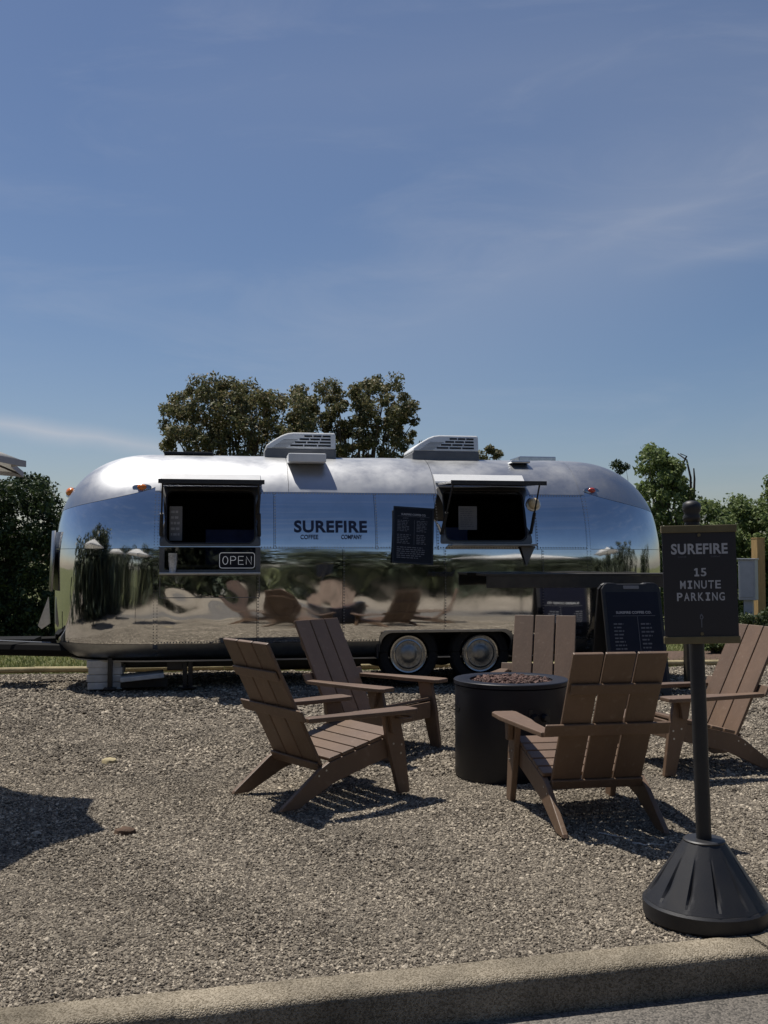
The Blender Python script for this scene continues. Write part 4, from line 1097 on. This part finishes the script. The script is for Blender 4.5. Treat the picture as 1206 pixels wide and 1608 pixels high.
for i, ((x, y), ang, lab) in enumerate(CH):
    c = chair if i == 0 else copy_tree(chair)
    c.location = (x, y + .07, 0); c.rotation_euler = (0, 0, R(ang - 90)); c['label'] = lab; c['category'] = 'lounge chair'; c['group'] = 'lounge chairs around the fire pit'

mb = MB(); mb.tube([(.372 + .044 * math.cos(k * math.pi / 10), .33 + .044 * math.sin(k * math.pi / 10), .452) for k in range(21)], .006, 8, False); mb.box((.335, .33, .452), (.03, .03, .012)); mb.build('cup_holder', M['lumber'], chair)
# ------------------------------------------------------------------ fire pit
fp = empty('fire_pit', (.822, 6.645, 0), R(-6), label='dark round cylindrical fire pit between the brown chairs', category='fire pit')
mb = MB(); mb.lathe([(.355, -.01), (.362, .0), (.362, .568), (.356, .573)], 64); mb.build('body', M['steelblack'], fp, auto=40)
mb = MB(); mb.lathe([(.366, .575), (.369, .577), (.369, .600), (.365, .604), (.275, .604), (.268, .600), (.268, .545)], 64, None, False); mb.build('top_ring', M['steelblack'], fp, auto=40)
mb = MB(); mb.lathe([(.27, .55), (.002, .55)], 40, None, False); mb.build('burner_tray', M['blacksat'], fp)
def pit_plate(name, ang, zc, w, h, m, off=.0035, r=.012):
    mb = MB(); pr = rrect(-w / 2, w / 2, zc - h / 2, zc + h / 2, r, 4); RR = .362
    mb.prism(pr, lambda p, q, t: Vector(((RR + t) * math.cos(ang + p / RR), (RR + t) * math.sin(ang + p / RR), q)), -.012, off); return mb.build(name, m, fp)
pit_plate('hand_slot_shade', R(200), .425, .065, .030, M['matblack'], .003, .0149)  # surface plate, its black colour stands in for shade inside a recessed slot
pit_plate('control_plate', R(-62), .40, .15, .11, M['blacksat'])
for a in (-68, -57):
    an = R(a); p = Vector((.366 * math.cos(an), .366 * math.sin(an), .40)); d = Vector((math.cos(an), math.sin(an), 0))
    mb = MB(); mb.tube([p, p + d * .012, p + d * .03], [.026, .024, .019], 14); mb.build('control_knob', M['blacksat'], fp, auto=40)
rk = MB()
for i in range(330):
    a = random.uniform(0, 2 * math.pi); r_ = .252 * math.sqrt(random.random()); s = random.uniform(.012, .025)
    c = Vector((r_ * math.cos(a), r_ * math.sin(a), (.574) + random.uniform(.0, .020) + .009 * (1 - r_ / .27)))
    E_ = Euler((random.uniform(0, 3), random.uniform(0, 3), random.uniform(0, 3))).to_matrix(); vs = []
    for rr, zz, k in ((.0, -1, 1), (.8, -.55, 6), (1, .05, 6), (.7, .65, 6), (.0, .95, 1)):
        for j in range(k): 
            q = Vector((rr * math.cos(j * math.pi / 3 + zz), rr * math.sin(j * math.pi / 3 + zz), zz)) * random.uniform(.78, 1.2); vs.append(c + E_ @ (q * s))
    fs = [(0, 1 + (j + 1) % 6, 1 + j) for j in range(6)] + [(1 + b * 6 + j, 1 + b * 6 + (j + 1) % 6, 7 + b * 6 + (j + 1) % 6, 7 + b * 6 + j) for b in range(2) for j in range(6)] + [(19, 13 + j, 13 + (j + 1) % 6) for j in range(6)]
    rk.add(vs, fs)
o = rk.build('lava_rocks', M['rock'], kind='stuff', label='reddish brown lava rocks heaped in the fire pit top'); o.location = fp.location

# ------------------------------------------------------------------ parking sign
sg = empty('parking_sign', (1.244, 4.015, .0), R(-4), label='black portable sign reading 15 minute parking on a cone base by the kerb', category='sign')
mb = MB(); mb.lathe([(.224, -.01), (.234, .004), (.236, .055), (.228, .064), (.0, .064)][:4], 48, None, True); Bs = mb.build('base', M['black'], sg, auto=30)
# fluted cone: alternate facets pushed in towards the bottom of each groove
n = 144; v = []; rows = 16
for j in range(rows + 1):
    t = j / rows; r0 = .229 + (.080 - .229) * t; z = .065 + (.285 - .065) * t
    for k in range(n):
        a = 2 * math.pi * k / n; q = k % 12
        rr = r0 * math.cos(math.pi / 12) / math.cos((q - 6) * 2 * math.pi / n) if q else r0
        rr = r0 * .4 + rr * .6
        w_ = max(0, (.90 - t) / .75) * min(1, max(0, (t - .03) / .24))
        if q == 0: rr -= .019 * min(1, w_)
        elif q == 1: rr -= .014 * max(0, min(1, w_) - .45)
        v.append((rr * math.cos(a), rr * math.sin(a), z))
f = [(j * n + k, j * n + (k + 1) % n, (j + 1) * n + (k + 1) % n, (j + 1) * n + k) for j in range(rows) for k in range(n)]
me = bpy.data.meshes.new('cone'); me.from_pydata(v, [], f); link('cone', me, M['black'], sg, auto=18)
mb = MB(); mb.lathe([(.079, .283), (.080, .290), (.074, .294), (.034, .294)], 36); mb.build('collar', M['black'], sg, auto=30)
tilt = Matrix.Rotation(R(-1.1), 4, 'Y')
mb = MB(); mb.tube([(0, 0, .285), tilt @ Vector((0, 0, 1.575))], .029, 24); mb.build('pole', M['black'], sg, auto=40)
mb = MB(); top = tilt @ Vector((0, 0, 1.545)); mb.lathe([(.032, -.02), (.033, .0), (.029, .012), (.034, .022), (.036, .04), (.032, .054), (.018, .062), (.001, .064)], 24, Matrix.Translation(top)); mb.build('finial', M['black'], sg, True)
PW, PH = .281, .415; zc = 1.28
SP = Matrix.Translation((0, -.046, 0)) @ tilt @ Matrix.Translation((.013, 0, zc))
xz = lambda p, q, t: SP @ Vector((p, t, q))
mb = MB(); mb.prism(rrect(-PW / 2, PW / 2, -PH / 2, PH / 2, .004, 2), xz, -.003, .004); pan = mb.build('panel', M['signpanel'], sg)
for s in (-1, 1):
    mb = MB(); mb.prism([(-PW / 2 - .004, s * PH / 2 - .006 * s), (PW / 2 + .004, s * PH / 2 - .006 * s), (PW / 2 + .004, s * PH / 2 + .022 * s), (-PW / 2 - .004, s * PH / 2 + .022 * s)], xz, -.010, .012); mb.build('frame_bar', M['bronze'], sg, bevel=.002)
    mb = MB(); mb.prism(rrect(-.006, .006, s * (PH / 2 - .016) - .006, s * (PH / 2 - .016) + .006, .004, 3), xz, -.0075, -.0032); mb.build('clip', M['bronze'], sg)
mb = MB(); mb.box(SP @ Vector((0, .020, 0)), (.07, .03, .36)); mb.build('bracket', M['black'], sg)
def sign_text(s, w, h, z, m, bold, spacing=1.0, x=0.0):
    me = fit_text(s, w, h, bold, spacing)
    for p in me.vertices: p.co = SP @ Vector((x + p.co.x, -.0042, z + p.co.y))
    link('lettering', me, m, sg)
def mono(s, adv, wl, h, z, m):
    x0 = -(len(s) - 1) * adv / 2
    for i, ch in enumerate(s):
        x = x0 + i * adv; st_ = .0068; mb = MB()
        if ch == 'I':
            me = None; bx_ = [(0, 0, st_, h - 2 * st_), (0, (h - st_) / 2, wl * .78, st_), (0, -(h - st_) / 2, wl * .78, st_)]
            for a, b, ww, hh in bx_: mb.prism([(x + a - ww / 2, z + b - hh / 2), (x + a + ww / 2, z + b - hh / 2), (x + a + ww / 2, z + b + hh / 2), (x + a - ww / 2, z + b + hh / 2)], xz, -.0044, -.0034)
            mb.build('lettering', m, sg)
        elif ch == '1':
            for a, b, ww, hh in ((.001, st_ / 2, st_, h - st_), (.001, -(h - st_) / 2, wl * .85, st_)): mb.prism([(x + a - ww / 2, z + b - hh / 2), (x + a + ww / 2, z + b - hh / 2), (x + a + ww / 2, z + b + hh / 2), (x + a - ww / 2, z + b + hh / 2)], xz, -.0044, -.0034)
            mb.prism([(x - st_ / 2 + .001, z + h / 2), (x - st_ / 2 + .001, z + h / 2 - st_ * 1.3), (x - wl * .42, z + h * .22), (x - wl * .42, z + h * .36)], xz, -.0044, -.0034)
            mb.build('lettering', m, sg)
        else: sign_text(ch, wl, h, z, m, .018, 1.0, x)
k = .00246
def sz(py): return (917 - py) * k            # heights on the panel from its middle
sign_text('SUREFIRE', 88 * k, 17 * k, sz(861), M['print_grey'], .030, 1.06)
sign_text('COFFEE', 13 * k, 2.4 * k, sz(873.5), M['print_dim'], .0, 1.0, -27 * k); sign_text('COMPANY', 15 * k, 2.4 * k, sz(873.5), M['print_dim'], .0, 1.0, 25 * k)
mono('15', 11 * k, 8.6 * k, 13 * k, sz(898), M['print_grey']); mono('MINUTE', 10.9 * k, 8.6 * k, 13 * k, sz(917.5), M['print_grey']); mono('PARKING', 10.9 * k, 8.6 * k, 13 * k, sz(936.5), M['print_grey'])
# little match emblem: a flame outline on a stick
mb = MB(); zc_ = sz(968)
fl = [(0, 5.0), (1.6, 2.4), (3.0, .2), (3.0, -2.0), (1.6, -4.0), (0, -4.4), (-1.6, -4.0), (-2.6, -2.0), (-2.2, .4), (-2.2, 3.6), (-.9, 2.6)]
fi = [(0, 2.0), (.8, .9), (1.5, -.4), (1.5, -1.7), (.8, -2.6), (0, -2.8), (-.8, -2.6), (-1.2, -1.7), (-.9, -.2), (-.8, .8), (-.4, 1.2)]
mb.ring([(a * k, zc_ + b * k) for a, b in fl], [(a * k, zc_ + b * k) for a, b in fi], xz, -.0044, -.0034)
mb.prism([(-.7 * k, zc_ - 4.6 * k), (.7 * k, zc_ - 4.6 * k), (.7 * k, zc_ - 17 * k), (-.7 * k, zc_ - 17 * k)], xz, -.0044, -.0034); mb.build('match_emblem', M['print_dim'], sg)

# ------------------------------------------------------------------ utility post and box on the right
pb = at(1190, 940, 17.5)
o = empty('wooden_post', (at(1190, 900, 17.6).x, 17.6, gz(17.6)), R(20), label='square yellow pine post behind the grey utility box', category='post')
o2 = MB(); hgt = at(0, 846, 17.6).z - gz(17.6); o2.box((0, 0, hgt / 2), (.16, .16, hgt)); o2.build('post', M['post'], o, bevel=.008)
mb = MB(); mb.box((0, 0, hgt + .008), (.17, .17, .014)); mb.build('cap', M['post'], o, bevel=.004)
zb, zt_ = at(0, 942, 17.2).z, at(0, 879, 17.2).z
o = empty('utility_box', (at(1174, 900, 17.2).x, 17.2, gz(17.2)), R(-32), label='grey metal utility box on a pedestal at the right edge', category='utility box')
h_ = gz(17.2); mb = MB(); mb.box((0, 0, (zb + zt_) / 2 - h_), (.27, .24, zt_ - zb)); mb.build('housing', M['boxgrey'], o, bevel=.01)
mb = MB(); mb.box((0, -.01, zt_ - h_ + .012), (.30, .28, .022)); mb.build('lid', M['boxgrey'], o, bevel=.005)
mb = MB(); mb.box((0, 0, (zb - h_) / 2), (.14, .12, zb - h_)); mb.build('pedestal', M['boxgrey'], o)
mb = MB(); mb.box((0, -.124, (zb + zt_) / 2 - h_), (.22, .008, (zt_ - zb) * .86)); mb.build('door', M['boxgrey'], o, bevel=.003)

# ------------------------------------------------------------------ umbrellas
def umbrella(loc, Rr, zrim, zapex, rot, label):
    o = empty('patio_umbrella', loc, rot, label=label, category='umbrella', group='white patio umbrellas')
    n = 8; mb = MB(); vs = [Vector((0, 0, zapex))]; rings = 5
    for j in range(1, rings + 1):
        t = j / rings
        for k in range(n * 4):
            a = 2 * math.pi * k / (n * 4); s = (k % 4) / 4; sag = math.sin(s * math.pi)
            rr = Rr * t * (1 - .15 * sag * t); z = zapex + (zrim - zapex) * (t ** 1.08) - .0 * sag + .03 * sag * t
            vs.append(Vector((rr * math.cos(a), rr * math.sin(a), z)))
    q = n * 4; fs = [(0, 1 + k, 1 + (k + 1) % q) for k in range(q)]
    for j in range(rings - 1): fs += [(1 + j * q + k, 1 + (j + 1) * q + k, 1 + (j + 1) * q + (k + 1) % q, 1 + j * q + (k + 1) % q) for k in range(q)]
    mb.add(vs, fs); c = mb.build('canopy', M['canopy'], o, True)
    sm = c.modifiers.new('thick', 'SOLIDIFY'); sm.thickness = .004
    mb = MB(); last = vs[-q:]; vv = []
    for p in last: vv += [p * 1.003, Vector((p.x * 1.003, p.y * 1.003, p.z - .03))]
    mb.add(vv, [(2 * k, 2 * ((k + 1) % q), 2 * ((k + 1) % q) + 1, 2 * k + 1) for k in range(q)]); c2 = mb.build('valance', M['canopygrey'], o); s2 = c2.modifiers.new('thick', 'SOLIDIFY'); s2.thickness = .003
    mb = MB(); mb.tube([(0, 0, .03), (0, 0, zapex + .08)], .021, 12); mb.build('pole', M['blacksat'], o, True)
    mb = MB(); mb.lathe([(.25, 0), (.25, .04), (.08, .07), (.03, .14)], 24); mb.build('base', M['blacksat'], o, auto=30)
    for k in range(n):
        a = 2 * math.pi * k / n; mb = MB(); mb.tube([(0, 0, zapex - .03), (Rr * .98 * math.cos(a), Rr * .98 * math.sin(a), zrim - .012)], .007, 5); mb.build('rib', M['blacksat'], o)
umbrella((-3.06, 5.82, 0), 1.02, 1.93, 2.30, R(-2), 'white umbrella whose tip shows at the left edge above the evergreen')
umbrella((-6.6, 8.2, 0), 1.35, 2.15, 2.7, R(10), 'white umbrella mirrored in the trailer nose')
umbrella((-6.2, 3.2, 0), 1.35, 2.2, 2.75, R(20), 'white umbrella standing left of the camera, mirrored in the nose')
umbrella((7.2, 6.4, 0), 1.5, 2.2, 2.8, R(0), 'white umbrella mirrored in the right end of trailer')
umbrella((6.0, 2.2, -.12), 1.5, 2.2, 2.8, R(15), 'white umbrella beside the car park, mirrored right of the serving window')

# small pale stone and a flat brown chip on the gravel
def ground_at(px, py):
    d = math.atan((py - 804) / 1600) - math.atan(73 / 1600); D = CAMH / math.tan(d); dep = D * .99896 - CAMH * .0456
    return Vector(((px - 603) / 1600 * dep, D, 0)), D
def flat_stone(label, px, py, wd, m, dp):
    c, D = ground_at(px, py); mb = MB(); n = 14; vs = []
    for z, s in ((-.01, 1), (.018, .85), (.026, .5)):
        for k in range(n):
            a = 2 * math.pi * k / n; r_ = random.uniform(.85, 1.12); vs.append((wd / 2 * s * r_ * math.cos(a), dp / 2 * s * r_ * math.sin(a), z + random.uniform(-.003, .003)))
    mb.add(vs, [(j * n + k, j * n + (k + 1) % n, (j + 1) * n + (k + 1) % n, (j + 1) * n + k) for j in range(2) for k in range(n)] + [tuple(range(2 * n, 3 * n))])
    o = mb.build('stone', m, None, auto=35, label=label, category='stone'); o.location = (c.x, D, gravel_z(c.x, D) + .004)
flat_stone('pale flat stone lying on the gravel left of the chairs', 172, 1196, .115, M['edging'], .11)
flat_stone('flat brown leaf-like chip at the tip of the umbrella shadow', 197, 1308, .12, M['soil'], .09)

def twig(label, px, py, ln, ang):
    c, D = ground_at(px, py); d = Vector((math.cos(ang), math.sin(ang), 0)); mb = MB(); pts = []
    for i in range(6):
        q = d * ln * (i / 5 - .5) + Vector((0, random.uniform(-.012, .012), 0)); x, y = c.x + q.x, D + q.y; pts.append((q.x, q.y, gravel_z(x, y) + .011 + random.uniform(0, .006)))
    mb.tube(pts, [.0028, .0026, .0024, .002, .0016, .001], 5); o = mb.build('twig', M['concrete'], label=label, category='twig', group='dry twigs on the gravel'); o.location = (c.x, D, 0)
twig('pale bent twig lying in the shadow of the chair beside the sign', 965, 1312, .17, R(-38))
twig('thin pale twig at the shadow edge close to the sign base', 1018, 1326, .15, R(-20))
